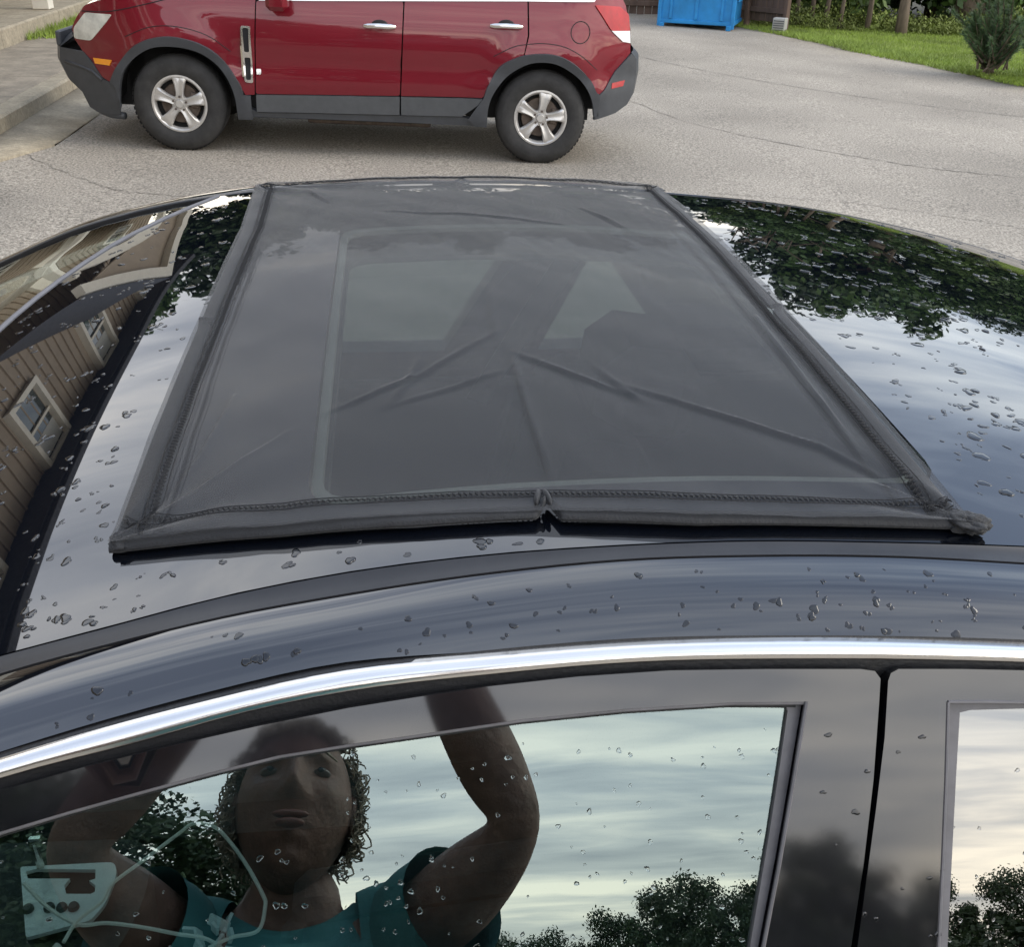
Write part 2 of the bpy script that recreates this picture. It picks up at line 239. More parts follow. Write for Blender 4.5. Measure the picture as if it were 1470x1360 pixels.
M['lawn'] = mat('lawn_soil', (.15, .19, .03), .9, ns=2.5, nz=.3, bump=.5, bs=60, detail=8)
M['blade'] = mat('grass_blade', (.21, .29, .03), .7, ns=1.2, nz=.35, sheen=.2)
M['weed'] = mat('weed_leaf', (.17, .21, .045), .7, ns=1.5, nz=.55)
M['soil'] = mat('woodland_soil', (.05, .045, .025), .95, ns=4, nz=.4)
M['leafA'] = mat('leaf_green', (.06, .115, .025), .55, ns=.7, nz=.45)
M['leafB'] = mat('leaf_dark', (.028, .054, .017), .55, ns=.8, nz=.45)
M['leafC'] = mat('leaf_pale', (.085, .14, .028), .55, ns=.8, nz=.4)
M['needle'] = mat('pine_needle', (.06, .11, .035), .6, ns=4, nz=.4)
M['bark'] = mat('bark', (.15, .115, .085), .9, ns=8, nz=.4, bump=.8, bs=20, stretch=(1, 1, .25))
M['blue'] = mat('blue_steel_paint', (.015, .22, .52), .45, ns=5, nz=.12, spots=(3, .1))
M['blue_dk'] = mat('dark_recess', (.01, .04, .08), .6)
M['fence'] = mat('brown_fence_board', (.13, .085, .062), .85, ns=6, nz=.25, bump=.3, bs=30, stretch=(1, 1, .2))
M['grey'] = mat('grey_metal_box', (.42, .41, .38), .6, ns=10, nz=.1)
M['siding'] = mat('tan_siding', (.30, .245, .185), .8, ns=3, nz=.08)
M['trimw'] = mat('cream_trim', (.68, .64, .55), .6, ns=6, nz=.06)
M['roofing'] = mat('grey_shingle', (.07, .072, .08), .9, ns=14, nz=.3, bump=.4, bs=40)
M['win'] = mat('house_window_glass', (.03, .045, .045), .08, coat=1)
M['curtain'] = mat('window_blind', (.45, .45, .42), .7, ns=5, nz=.05)
M['skin'] = mat('skin', (.18, .10, .075), .6, ns=28, nz=.28, bump=.35, bs=70)
M['lip'] = mat('lip', (.17, .07, .055), .4)
M['hair'] = mat('blond_hair', (.26, .215, .155), .55, ns=30, nz=.4, stretch=(3, 3, .6))
M['shirt'] = mat('teal_shirt', (.05, .20, .21), .9, ns=9, nz=.15, bump=.2, bs=30)
M['denim'] = mat('denim', (.03, .05, .11), .9, ns=40, nz=.2)
M['pink'] = mat('pink_print', (.6, .2, .18), .8)
M['eye'] = mat('eye_white', (.14, .12, .11), .2)
M['iris'] = mat('iris', (.02, .025, .03), .15)
M['phone'] = mat('phone_case', (.01, .01, .012), .3, coat=.5)
M['cable'] = mat('white_cable', (.86, .83, .77), .45)
def water_mat():
    m = bpy.data.materials.new('water'); m.use_nodes = True; p = m.node_tree.nodes['Principled BSDF']
    p.inputs['Base Color'].default_value = (.9, .92, .95, 1); p.inputs['Roughness'].default_value = .0
    p.inputs['IOR'].default_value = 1.33; p.inputs['Transmission Weight'].default_value = 1; return m
M['water'] = water_mat()
M['water_film'] = mat('water_on_paint', (.004, .005, .007), .05, ior=1.62)
def mesh_fabric():
    m = bpy.data.materials.new('sunshade_mesh'); m.use_nodes = True; t = m.node_tree; p = t.nodes['Principled BSDF']
    p.inputs['Roughness'].default_value = .62; p.inputs['Sheen Weight'].default_value = .22; p.inputs['Sheen Roughness'].default_value = .4
    tcn = t.nodes.new('ShaderNodeTexCoord'); w1 = t.nodes.new('ShaderNodeTexWave'); w1.bands_direction = 'Y'; w1.inputs['Scale'].default_value = 105; w1.inputs['Distortion'].default_value = 1.2; w1.inputs['Detail'].default_value = 2
    w2 = t.nodes.new('ShaderNodeTexWave'); w2.bands_direction = 'X'; w2.inputs['Scale'].default_value = 130; w2.inputs['Distortion'].default_value = 1.
    t.links.new(tcn.outputs['Object'], w1.inputs[0]); t.links.new(tcn.outputs['Object'], w2.inputs[0])
    ad = t.nodes.new('ShaderNodeMath'); ad.operation = 'ADD'; t.links.new(w1.outputs['Fac'], ad.inputs[0]); t.links.new(w2.outputs['Fac'], ad.inputs[1])
    mr = t.nodes.new('ShaderNodeMapRange'); mr.inputs[2].default_value = 2; mr.inputs[3].default_value = .012; mr.inputs[4].default_value = .032
    t.links.new(ad.outputs[0], mr.inputs[0])
    cb = t.nodes.new('ShaderNodeCombineColor'); 
    for i, s in enumerate((.98, .99, 1.04)):
        q = t.nodes.new('ShaderNodeMath'); q.operation = 'MULTIPLY'; q.inputs[1].default_value = s; t.links.new(mr.outputs[0], q.inputs[0]); t.links.new(q.outputs[0], cb.inputs[i])
    t.links.new(cb.outputs[0], p.inputs['Base Color'])
    b = t.nodes.new('ShaderNodeBump'); b.inputs['Strength'].default_value = .1; b.inputs['Distance'].default_value = .001; t.links.new(ad.outputs[0], b.inputs['Height']); t.links.new(b.outputs[0], p.inputs['Normal'])
    tr = t.nodes.new('ShaderNodeBsdfTransparent'); mixs = t.nodes.new('ShaderNodeMixShader'); mixs.inputs[0].default_value = .36
    t.links.new(p.outputs[0], mixs.inputs[1]); t.links.new(tr.outputs[0], mixs.inputs[2]); t.links.new(mixs.outputs[0], t.nodes['Material Output'].inputs[0])
    return m
M['mesh'] = mesh_fabric()
M['hem'] = mat('hem_fabric', (.017, .0175, .019), .7, ns=80, nz=.2, bump=.2, bs=500, sheen=.12)
M['thread'] = mat('black_thread', (.012, .012, .013), .8)
# ---------------------------------------------------------------- mesh helpers
MW = {}     # object -> world matrix of parents we made
def link(o, parent=None):
    COL.objects.link(o)
    if parent: o.parent = parent
def wm(o):
    m = Matrix.Identity(4)
    while o is not None:
        m = MW.get(o.name, Matrix.Identity(4)) @ m; o = o.parent
    return m
def empty(name, loc=(0, 0, 0), rot=0, m=None, **k):
    o = bpy.data.objects.new(name, None); o.empty_display_size = .2; COL.objects.link(o)
    m = m if m is not None else Matrix.Translation(loc) @ Matrix.Rotation(rot, 4, 'Z')
    o.matrix_world = m; MW[o.name] = m.copy(); tag(o, **k); return o
def tag(o, label=None, cat=None, group=None, kind=None):
    if label: o['label'] = label
    if cat: o['category'] = cat
    if group: o['group'] = group
    if kind: o['kind'] = kind
    return o
def mk(name, vs, fs, m, parent=None, world=False, smooth=True, angle=35, **k):
    """world=True: verts are world coords, converted to the parent's space"""
    if world and parent is not None:
        inv = wm(parent).inverted(); vs = [inv @ Vector(v) for v in vs]
    me = bpy.data.meshes.new(name); me.from_pydata([tuple(v) for v in vs], [], fs); me.validate()
    if m: me.materials.append(M[m] if isinstance(m, str) else m)
    if smooth:
        me.shade_smooth()
        if angle < 180: me.set_sharp_from_angle(angle=R(angle))
    o = bpy.data.objects.new(name, me); link(o, parent); tag(o, **k); return o
class MB:
    def __init__(s): s.v = []; s.f = []
    def add(s, vs, fs):
        n = len(s.v); s.v += [Vector(v) for v in vs]; s.f += [tuple(i+n for i in f) for f in fs]; return s
    def box(s, c, d, m=None, bev=0):
        x, y, z = (q/2 for q in d)
        if bev:
            b = min(bev, x*.49, y*.49, z*.49); vs = []; 
            for sx in (-1, 1):
                for sy in (-1, 1):
                    for sz in (-1, 1):
                        vs += [(sx*x, sy*(y-b), sz*(z-b)), (sx*(x-b), sy*y, sz*(z-b)), (sx*(x-b), sy*(y-b), sz*z)]
            bm = bmesh.new(); bv = [bm.verts.new(v) for v in vs]; r = bmesh.ops.convex_hull(bm, input=bv); bm.verts.index_update()
            vs = [v.co.copy() for v in bm.verts]; fs = [tuple(v.index for v in f.verts) for f in bm.faces]; bm.free()
        else:
            vs = [(i, j, k) for i in (-x, x) for j in (-y, y) for k in (-z, z)]
            fs = [(0, 1, 3, 2), (4, 6, 7, 5), (0, 4, 5, 1), (2, 3, 7, 6), (0, 2, 6, 4), (1, 5, 7, 3)]
        mm = Matrix.Translation(c) @ (m.to_4x4() if m else Matrix.Identity(4))
        return s.add([mm @ Vector(v) for v in vs], fs)
    def tube(s, pts, r, n=8, cap=True, flat=1.0):
        pts = [Vector(p) for p in pts]; rr = r if isinstance(r, (list, tuple)) else [r]*len(pts)
        vs = []; fs = []; up = None
        for i, p in enumerate(pts):
            d = (pts[min(i+1, len(pts)-1)]-pts[max(i-1, 0)]).normalized()
            if up is None: up = Vector((0, 0, 1)) if abs(d.z) < .9 else Vector((1, 0, 0))
            sd = d.cross(up).normalized(); up = sd.cross(d).normalized()
            for k in range(n):
                a = 2*math.pi*k/n; vs.append(p+(sd*math.cos(a)+up*math.sin(a)*flat)*rr[i])
        for i in range(len(pts)-1):
            for k in range(n): fs.append((i*n+k, i*n+(k+1) % n, (i+1)*n+(k+1) % n, (i+1)*n+k))
        if cap: fs += [tuple(range(n))[::-1], tuple((len(pts)-1)*n+k for k in range(n))]
        return s.add(vs, fs)
    def lathe(s, prof, n=32, m=None, a0=0, a1=2*math.pi):
        """prof: (r, h) pairs, axis = +Y"""
        full = abs(a1-a0-2*math.pi) < 1e-6; cols = n if full else n+1; vs = []
        for r, h in prof:
            for k in range(cols):
                a = a0+(a1-a0)*k/n; vs.append(Vector((r*math.cos(a), h, r*math.sin(a))))
        fs = []
        for i in range(len(prof)-1):
            for k in range(n if full else n):
                k2 = (k+1) % cols; fs.append((i*cols+k, i*cols+k2, (i+1)*cols+k2, (i+1)*cols+k))
        if m: vs = [m @ v for v in vs]
        return s.add(vs, fs)
    def sphere(s, c, r, n=16, h=10, m=None):
        r = (r, r, r) if not isinstance(r, (tuple, list)) else r; vs = []; fs = []
        for i in range(h+1):
            t = math.pi*i/h
            for k in range(n):
                a = 2*math.pi*k/n; v = Vector((r[0]*math.sin(t)*math.cos(a), r[1]*math.sin(t)*math.sin(a), r[2]*math.cos(t)))
                vs.append((m @ v if m else v)+Vector(c))
        for i in range(h):
            for k in range(n): fs.append((i*n+k, (i+1)*n+k, (i+1)*n+(k+1) % n, i*n+(k+1) % n))
        return s.add(vs, fs)
    def build(s, name, m, parent=None, **k): return mk(name, s.v, s.f, m, parent, **k)
def loft(rows, closed=False):
    n = len(rows[0]); vs = [Vector(p) for r in rows for p in r]; fs = []
    for i in range(len(rows)-1):
        for k in range(n-1): fs.append((i*n+k, i*n+k+1, (i+1)*n+k+1, (i+1)*n+k))
    return vs, fs
def interp(xs, zs):
    xs = np.array(xs, float); zs = np.array(zs, float); h = np.diff(xs); d = np.diff(zs)/h; m = np.zeros(len(xs))
    m[0], m[-1] = d[0], d[-1]; m[1:-1] = (d[:-1]*h[1:]+d[1:]*h[:-1])/(h[:-1]+h[1:])
    def f(x):
        if x <= xs[0]: return zs[0]+m[0]*(x-xs[0])
        if x >= xs[-1]: return zs[-1]+m[-1]*(x-xs[-1])
        i = int(np.searchsorted(xs, x)-1); i = max(0, min(i, len(h)-1)); t = (x-xs[i])/h[i]
        return float((2*t**3-3*t**2+1)*zs[i]+(t**3-2*t**2+t)*h[i]*m[i]+(-2*t**3+3*t**2)*zs[i+1]+(t**3-t**2)*h[i]*m[i+1])
    return f
def inside(p, poly):
    c = False; x, y = p; j = len(poly)-1
    for i in range(len(poly)):
        xi, yi = poly[i][0], poly[i][1]; xj, yj = poly[j][0], poly[j][1]
        if (yi > y) != (yj > y) and x < (xj-xi)*(y-yi)/(yj-yi)+xi: c = not c
        j = i
    return c
def resample(poly, step, close=True):
    o = []; n = len(poly)
    for i in range(n if close else n-1):
        a = Vector(poly[i][:2]); b = Vector(poly[(i+1) % n][:2]); k = max(1, int((b-a).length/step+.5))
        for q in range(k): o.append(a.lerp(b, q/k))
    if not close: o.append(Vector(poly[-1][:2]))
    return o
def rnd(poly, r, n=4):
    """round the corners of a polygon"""
    o = []; m = len(poly); rs = r if isinstance(r, (list, tuple)) else [r]*m
    for i in range(m):
        p = Vector(poly[i][:2]); a = Vector(poly[i-1][:2])-p; b = Vector(poly[(i+1) % m][:2])-p; q = min(rs[i], a.length*.45, b.length*.45)
        if q <= 0: o.append(p); continue
        A = p+a.normalized()*q; B = p+b.normalized()*q
        for k in range(n+1):
            t = k/n; o.append(A*(1-t)**2+p*2*t*(1-t)+B*t*t)
    return o
def panel(name, outer, fmap, m, parent=None, holes=(), step=.05, thick=.004, world=True, flip=False, nrm=None, **k):
    """a sheet with exact outline: 2D polygon -> fmap -> 3D, given real thickness along its own normal"""
    loops = [resample(outer, step)]+[resample(h, step) for h in holes]; pts = []; ed = []
    for lp in loops:
        n0 = len(pts); pts += lp; ed += [(n0+i, n0+(i+1) % len(lp)) for i in range(len(lp))]
    xs = [p.x for p in loops[0]]; ys = [p.y for p in loops[0]]
    bound = list(pts)
    nx = int((max(xs)-min(xs))/step); ny = int((max(ys)-min(ys))/step)
    B = np.array([(p.x, p.y) for p in bound])
    for i in range(1, nx+1):
        for j in range(1, ny+1):
            p = Vector((min(xs)+i*step, min(ys)+j*step))
            if inside(p, loops[0]) and not any(inside(p, h) for h in loops[1:]):
                if np.min((B[:, 0]-p.x)**2+(B[:, 1]-p.y)**2) > (step*.45)**2: pts.append(p)
    v2, e2, f2, _, _, _ = delaunay_2d_cdt(pts, ed, [], 0, 1e-6)
    fs = []
    for f in f2:
        c = sum((v2[i] for i in f), Vector((0, 0)))/3
        if inside(c, loops[0]) and not any(inside(c, h) for h in loops[1:]):
            a, b, d = (v2[i] for i in f)
            if (b-a).cross(d-a) < 0: f = f[::-1]
            fs.append(tuple(f) if not flip else tuple(f[::-1]))
    V3 = [Vector(fmap(p.x, p.y)) for p in v2]; n = len(V3)
    nr = [Vector((0, 0, 0)) for _ in V3]
    for f in fs:
        q = (V3[f[1]]-V3[f[0]]).cross(V3[f[2]]-V3[f[0]])
        for i in f: nr[i] += q
    back = [V3[i]-(nr[i].normalized() if nr[i].length > 0 else Vector((0, 0, 1)))*thick for i in range(n)]
    cnt = {}
    for f in fs:
        for a, b in ((f[0], f[1]), (f[1], f[2]), (f[2], f[0])):
            cnt[(a, b)] = 1
    allf = list(fs)+[tuple(i+n for i in f[::-1]) for f in fs]
    for (a, b) in cnt:
        if (b, a) not in cnt: allf.append((b, a, a+n, b+n))
    return mk(name, V3+back, allf, m, parent, world=world, **k)
# ---------------------------------------------------------------- setting
def gz(x, y):
    t = min(max((y-3)/4, 0), 1); t = t*t*(3-2*t); return -.022*max(-25, min(25, x))*t
def grid(name, x0, x1, y0, y1, nx, ny, f, m, **k):
    vs = []; fs = []
    for j in range(ny+1):
        for i in range(nx+1):
            x = x0+(x1-x0)*i/nx; y = y0+(y1-y0)*j/ny; vs.append((x, y, f(x, y)))
    for j in range(ny):
        for i in range(nx): a = j*(nx+1)+i; fs.append((a, a+1, a+nx+2, a+nx+1))
    return mk(name, vs, fs, m, **k)
grid('ground', -400, 400, -400, 400, 160, 160, lambda x, y: gz(x, y)-.03, 'soil', kind='structure')
GR = [(p[0], p[1]) for p in T['g_grass']][2:]
lot = [(-3.14, -26), (30, -26), (30, 4), (12, 9.4), (9.6, 11.8)]+GR[::-1]+[(7.5, 20.5), (6.7, 21.4), (6.2, 27), (-3.14, 27)]
panel('asphalt_lot', lot, lambda x, y: (x, y, gz(x, y)), 'asphalt', step=1.0, thick=.02, kind='structure', angle=180)
lawn = [(7.5, 20.5)]+GR+[(9.6, 11.8), (12, 9.4), (30, 4), (60, 4), (60, 22.3), (6.3, 22.3), (6.7, 21.4)]
def lawn_z(x, y): return gz(x, y)+.012+.01*math.sin(x*3)*math.sin(y*2.3)
panel('lawn', lawn, lambda x, y: (x, y, lawn_z(x, y)), 'lawn', step=.8, thick=.03, kind='structure', angle=180)
# mown grass blades and weeds
def blades(name, n, region, h, wd, m, zf, lean=.5, **k):
    vs = []; fs = []
    x0, x1 = min(p[0] for p in region), max(p[0] for p in region); y0, y1 = min(p[1] for p in region), max(p[1] for p in region)
    c = 0
    while c < n:
        x, y = random.uniform(x0, x1), random.uniform(y0, y1)
        if not inside((x, y), region): continue
        a = random.uniform(0, 6.28); hh = h*random.uniform(.5, 1.2); dx, dy = math.cos(a)*wd, math.sin(a)*wd; z = zf(x, y)
        lx, ly = random.gauss(0, lean)*hh, random.gauss(0, lean)*hh; i = len(vs)
        vs += [(x-dx, y-dy, z-.01), (x+dx, y+dy, z-.01), (x+lx, y+ly, z+hh)]; fs.append((i, i+1, i+2)); c += 1
    return mk(name, vs, fs, m, smooth=False, label=k.get('label'), cat=k.get('cat'), kind='stuff')
reg = [(6.9, 20.8)]+GR+[(9.6, 11.8), (14, 11), (20, 22), (6.8, 22)]
blades('grass', 90000, reg, .05, .006, 'blade', lawn_z, label='mown green grass of the lawn beyond the lot', cat='grass')
edge = []
for p in GR: edge.append(p)
edge = [(7.1, 20.6)]+[(p[0]-.07-.09*abs(math.sin(p[1]*2.7)), p[1]-.05) for p in resample(GR, .35, False)]+[(9.3, 14.2), (8.95, 16.4), (8.4, 18.6), (8.0, 20.6)]
blades('lawn_edge_grass', 9000, edge, .075, .007, 'blade', lawn_z, lean=.9, label='longer ragged grass along the edge of the asphalt', cat='grass')
weedreg = [(7.3, 21.3), (18, 20.6), (24, 21), (24, 23.2), (7.0, 23.2)]
def weeds(n, region, h, name, label):
    vs = []; fs = []
    x0, x1 = min(p[0] for p in region), max(p[0] for p in region); y0, y1 = min(p[1] for p in region), max(p[1] for p in region)
    for _ in range(n):
        x, y = random.uniform(x0, x1), random.uniform(y0, y1)
        if not inside((x, y), region): continue
        hh = h*random.uniform(.5, 1.1)*(.7+.5*math.sin(x*1.7+1)*math.sin(x*.6+y)+.35*math.sin(x*4.3+y*3)); z = gz(x, y)
        for q in range(7):
            t = random.random(); px, py, pz = x+random.gauss(0, .05), y+random.gauss(0, .05), z+hh*t; a = random.uniform(0, 6.28); s = random.uniform(.018, .045); i = len(vs)
            d = Vector((math.cos(a), math.sin(a), random.uniform(.1, 1.4))).normalized()*s*2.2; e = Vector((-math.sin(a), math.cos(a), 0))*s*.5
            p = Vector((px, py, pz)); vs += [p, p+d*.5+e, p+d, p+d*.5-e]; fs.append((i, i+1, i+2, i+3))
    return mk(name, vs, fs, 'weed', smooth=False, label=label, cat='weeds', kind='stuff')
weeds(8000, weedreg, .42, 'weeds', 'yellow green weeds along the foot of the woods')
# cracks in the old asphalt
def crack(pts, w, seed):
    rs = random.Random(seed); f = [interp(range(len(pts)), [p[i] for p in pts]) for i in range(2)]; n = 90; r1 = []; r2 = []
    for i in range(n+1):
        t = (len(pts)-1)*i/n; x, y = f[0](t)+rs.gauss(0, .012), f[1](t)+rs.gauss(0, .012); ww = w*rs.uniform(.2, 1); r1.append((x-ww*.3, y-ww, gz(x, y)+.004)); r2.append((x+ww*.3, y+ww, gz(x, y)+.004))
    v, q = loft([r1, r2]); mk('asphalt_crack', v, q, 'tar', kind='structure', smooth=False)
crack([(1.9, 14.5), (2.6, 12.2), (3.1, 10.4), (4.4, 8.9), (5.6, 8.3)], .012, 1); crack([(3.0, 17.5), (4.4, 14.4), (6.3, 12.2), (8.6, 10.9)], .014, 2); crack([(-3.0, 8.6), (-2.0, 7.4), (-1.3, 7.1), (-.2, 6.4)], .006, 3); crack([(2.4, 7.6), (3.6, 7.3), (4.8, 6.5)], .006, 4)
# pavement platform, kerb and pad on the left
KX = -3.14
def platform(name, x0, x1, y0, y1, h, m, n=18, **k):
    vs = []; fs = []; rows = []
    for i in range(n+1):
        y = y0+(y1-y0)*i/n; g = gz(x1, y)
        rows.append([(x1+.012, y, g-.1), (x1+.004, y, g+h-.02), (x1-.014, y, g+h), (x0, y, g+h)])
    v, f = loft(rows); f = [q[::-1] for q in f]; a = len(rows)-1
    f += [(0, 1, 2, 3), (a*4+3, a*4+2, a*4+1, a*4)]
    o = mk(name, v, f, m, angle=30, **k); return o
pav = tag(bpy.data.objects.new('pavement', None), kind='structure'); COL.objects.link(pav); MW['pavement'] = Matrix.Identity(4)
ys = [-14, -8, -3, 1, 4.2, 6.9, 9.05, 11.1, 13.3, 15.6, 18.2, 21]
for i in range(len(ys)-1):
    o = platform('kerb_stone', KX-.17, KX, ys[i]+.004, ys[i+1]-.004, .16, 'concrete2', 6); o.parent = pav
    for x0, x1 in ((-4.4, KX-.176),):
        o = platform('paving_slab', x0, x1-.002, ys[i]+.006, ys[i+1]-.006, .158, 'concrete', 6); o.parent = pav
o = platform('paving_bed', -5.4, KX-.03, -14, 21, .135, 'asphalt', 20); o.parent = pav
ap = panel('concrete_pad', [(KX+.002, 7.4), (-2.66, 8.66), (-2.64, 9.9), (-2.65, 12.5), (KX+.002, 12.5)], lambda x, y: (x, y, gz(x, y)+.012+.05*max(0, (-2.65-x))), 'concrete2', step=.4, thick=.06, kind='structure', angle=180)
sl_ = tag(bpy.data.objects.new('porch_floor', None), kind='structure'); COL.objects.link(sl_); MW['porch_floor'] = Matrix.Identity(4)
py = [-6, -2, 2, 5.5, 8.2, 10.8, 13.2, 15.6, 18.5, 22]
for i in range(len(py)-1):
    o = platform('porch_slab', -6.35, -4.42, py[i]+.005, py[i+1]-.005, .34, 'concrete2', 4); o.parent = sl_
# tuft of grass in the corner by the porch step
gp = [(-4.9, 16.9), (-4.36, 17.0), (-4.1, 15.6), (-4.4, 15.5)]
blades('grass_tuft', 2500, [(-4.41, 13.9), (-3.85, 14.6), (-3.75, 17.2), (-4.41, 17.4)], .10, .008, 'blade', lambda x, y: gz(x, y)+.15, label='small patch of bright grass beside the porch step', cat='grass')
# ---------------------------------------------------------------- tan apartment building beside the pavement
bld = empty('apartment_building', (-6.4, 8, 0), label='long tan sided building with cream window trim and gabled porches left of the lot', cat='building')
BX = -6.35; BH = 6.4; Y0, Y1 = -9, 20.6
def bmesh_box(name, c, d, m, parent, **k):
    b = MB().box(Vector(c), d, bev=.01); return mk(name, b.v, b.f, m, parent, world=True, **k)
bmesh_box('wall', (BX-3.6, (Y0+Y1)/2, BH/2-.2), (7.0, Y1-Y0, BH+.4), 'siding', bld)
sid = MB()
y = Y0+.1
while y < Y1:
    sid.box(Vector((BX-.085, y, BH/2)), (.035, .045, BH-.4)); y += .30
mk('siding_batten', sid.v, sid.f, 'siding', bld, world=True, kind='stuff')
rf = MB(); rf.add([(BX+.42, Y0-.6, BH-.25), (BX+.42, Y1+.6, BH-.25), (BX-3.6, Y1+.6, BH+.7), (BX-3.6, Y0-.6, BH+.7), (BX-8, Y0-.6, BH-.25), (BX-8, Y1+.6, BH-.25),
        (BX+.42, Y0-.6, BH-.4), (BX+.42, Y1+.6, BH-.4), (BX-8, Y1+.6, BH-.4), (BX-8, Y0-.6, BH-.4)],
       [(0, 1, 2, 3), (3, 2, 5, 4), (0, 6, 7, 1), (6, 9, 8, 7), (4, 5, 8, 9), (0, 3, 4, 9, 6), (1, 7, 8, 5, 2)])
mk('roof', rf.v, rf.f, 'roofing', bld, world=True)
bmesh_box('gutter', (BX+.47, (Y0+Y1)/2, BH-.30), (.12, Y1-Y0+1.2, .13), 'roofing', bld)
for fl in (1.2, 4.62):
    for y in (-5.6, -2.4, .8, 4.1, 7.5, 11.0, 14.5, 18.0):
        if fl < 2 and y in (4.1, 14.5): continue
        W, H = 1.0, 1.35; z = fl+H/2; fr = MB()
        for sy in (-1, 1): fr.box(Vector((BX-.03, y+sy*(W/2+.06), z)), (.14, .13, H+.26))
        for sz in (-1, 1): fr.box(Vector((BX-.028, y, z+sz*(H/2+.06))), (.14, W, .13))
        fr.box(Vector((BX-.05, y, z)), (.08, W, .06))
        w = mk('window', fr.v, fr.f, 'trimw', bld, world=True); g = MB().box(Vector((BX-.085, y, z)), (.03, W, H)); mk('pane', g.v, g.f, 'win', w, world=True)
        bl = MB().box(Vector((BX-.066, y, z+H*.32)), (.006, W*.96, H*.3)); mk('blind', bl.v, bl.f, 'curtain', w, world=True)
# gabled porches
def porch(yc, hw=2.1, px=-4.62):
    zt = 3.3; za = 4.85; g = MB()
    prof = [(yc-hw-.3, zt), (yc, za), (yc+hw+.3, zt)]
    for x0, x1, m_, nm in ((px-.02, px+.14, 'trimw', 'rake_board'),):
        vs = []
        for (y, z) in prof: vs += [(x1, y, z), (x0, y, z), (x1, y, z-.28), (x0, y, z-.28)]
        g.add(vs, [(0, 4, 6, 2), (4, 8, 10, 6), (1, 3, 7, 5), (5, 7, 11, 9), (0, 1, 5, 4), (4, 5, 9, 8), (2, 6, 7, 3), (6, 10, 11, 7), (0, 2, 3, 1), (8, 9, 11, 10)])
        mk(nm, g.v, g.f, m_, bld, world=True, angle=10)
    t = MB().add([(px-.02, yc-hw, zt-.05), (px-.02, yc+hw, zt-.05), (px-.02, yc, za-.15), (px-.1, yc-hw, zt-.05), (px-.1, yc+hw, zt-.05), (px-.1, yc, za-.15)], [(0, 1, 2), (5, 4, 3), (0, 3, 4, 1), (1, 4, 5, 2), (2, 5, 3, 0)])
    mk('gable', t.v, t.f, 'siding', bld, world=True, angle=10)
    # arched beam under the gable
    a = MB(); n = 16; rows = []
    for i in range(n+1):
        u = i/n; y = yc-hw+2*hw*u; za_ = 2.45+.55*math.sin(math.pi*u); rows.append([(px+.1, y, za_+.28), (px-.12, y, za_+.28), (px-.12, y, za_), (px+.1, y, za_), (px+.1, y, za_+.28)])
    v, f = loft(rows); mk('arch_beam', v, f, 'trimw', bld, world=True)
    t = MB().add([(px-.2, yc-hw-.35, zt+.02), (px+.1, yc-hw-.35, zt+.02), (px+.1, yc, za+.05), (BX, yc, za+.05), (BX, yc-hw-.35, zt+.02), (px+.1, yc+hw+.35, zt+.02), (BX, yc+hw+.35, zt+.02)], [(1, 4, 3, 2), (2, 3, 6, 5)])
    mk('porch_roof', t.v, t.f, 'roofing', bld, world=True, angle=10)
    for s in ((-1, 1) if yc < 8 else (-1, .357, 1)):
        c = MB(); g0 = gz(px, yc)+.34; c.box(Vector((px, yc+s*hw, g0+1.2)), (.15, .15, 2.5), bev=.01).box(Vector((px, yc+s*hw, g0+.1)), (.22, .22, .2), bev=.01).box(Vector((px, yc+s*hw, g0+2.35)), (.21, .21, .12), bev=.01)
        mk('post', c.v, c.f, 'trimw', bld, world=True)
    d = MB().box(Vector((BX-.04, yc, g0+1.03)), (.1, .95, 2.06)); mk('door', d.v, d.f, 'trimw', bld, world=True)
for yc, hw_ in ((4.1, 2.6), (14.4, 3.5)): porch(yc, hw_)
# ---------------------------------------------------------------- trees
def leaf_mesh(name, n, rad, cz, s, m, seed, low=.0):
    rs = random.Random(seed); vs = []; fs = []; clumps = []
    for _ in range(46):
        a = rs.uniform(0, 6.28); t = rs.uniform(-1, 1); q = (rs.random()**.45); rr = math.sqrt(max(0, 1-t*t))*q
        clumps.append((Vector((rad[0]*rr*math.cos(a), rad[1]*rr*math.sin(a), cz+rad[2]*t*q)), rs.uniform(.18, .36)*rad[0]))
    for _ in range(n):
        c, r = rs.choice(clumps); d = Vector((rs.gauss(0, 1), rs.gauss(0, 1), rs.gauss(0, .75))).normalized()*r*rs.uniform(.45, 1.08)
        p = c+d; a = rs.uniform(0, 6.28); nrm = (d.normalized()+Vector((rs.gauss(0, .6), rs.gauss(0, .6), rs.gauss(0, .6)))).normalized()
        u = nrm.orthogonal().normalized(); v = nrm.cross(u); u, v = u*math.cos(a)+v*math.sin(a), -u*math.sin(a)+v*math.cos(a); k = s*rs.uniform(.6, 1.3); i = len(vs)
        vs += [p-u*k, p-v*k*.55+nrm*k*.15, p+u*k, p+v*k*.55-nrm*k*.15]; fs.append((i, i+1, i+2, i+3))
    me = bpy.data.meshes.new(name); me.from_pydata([tuple(v) for v in vs], [], fs); me.materials.append(M[m]); return me
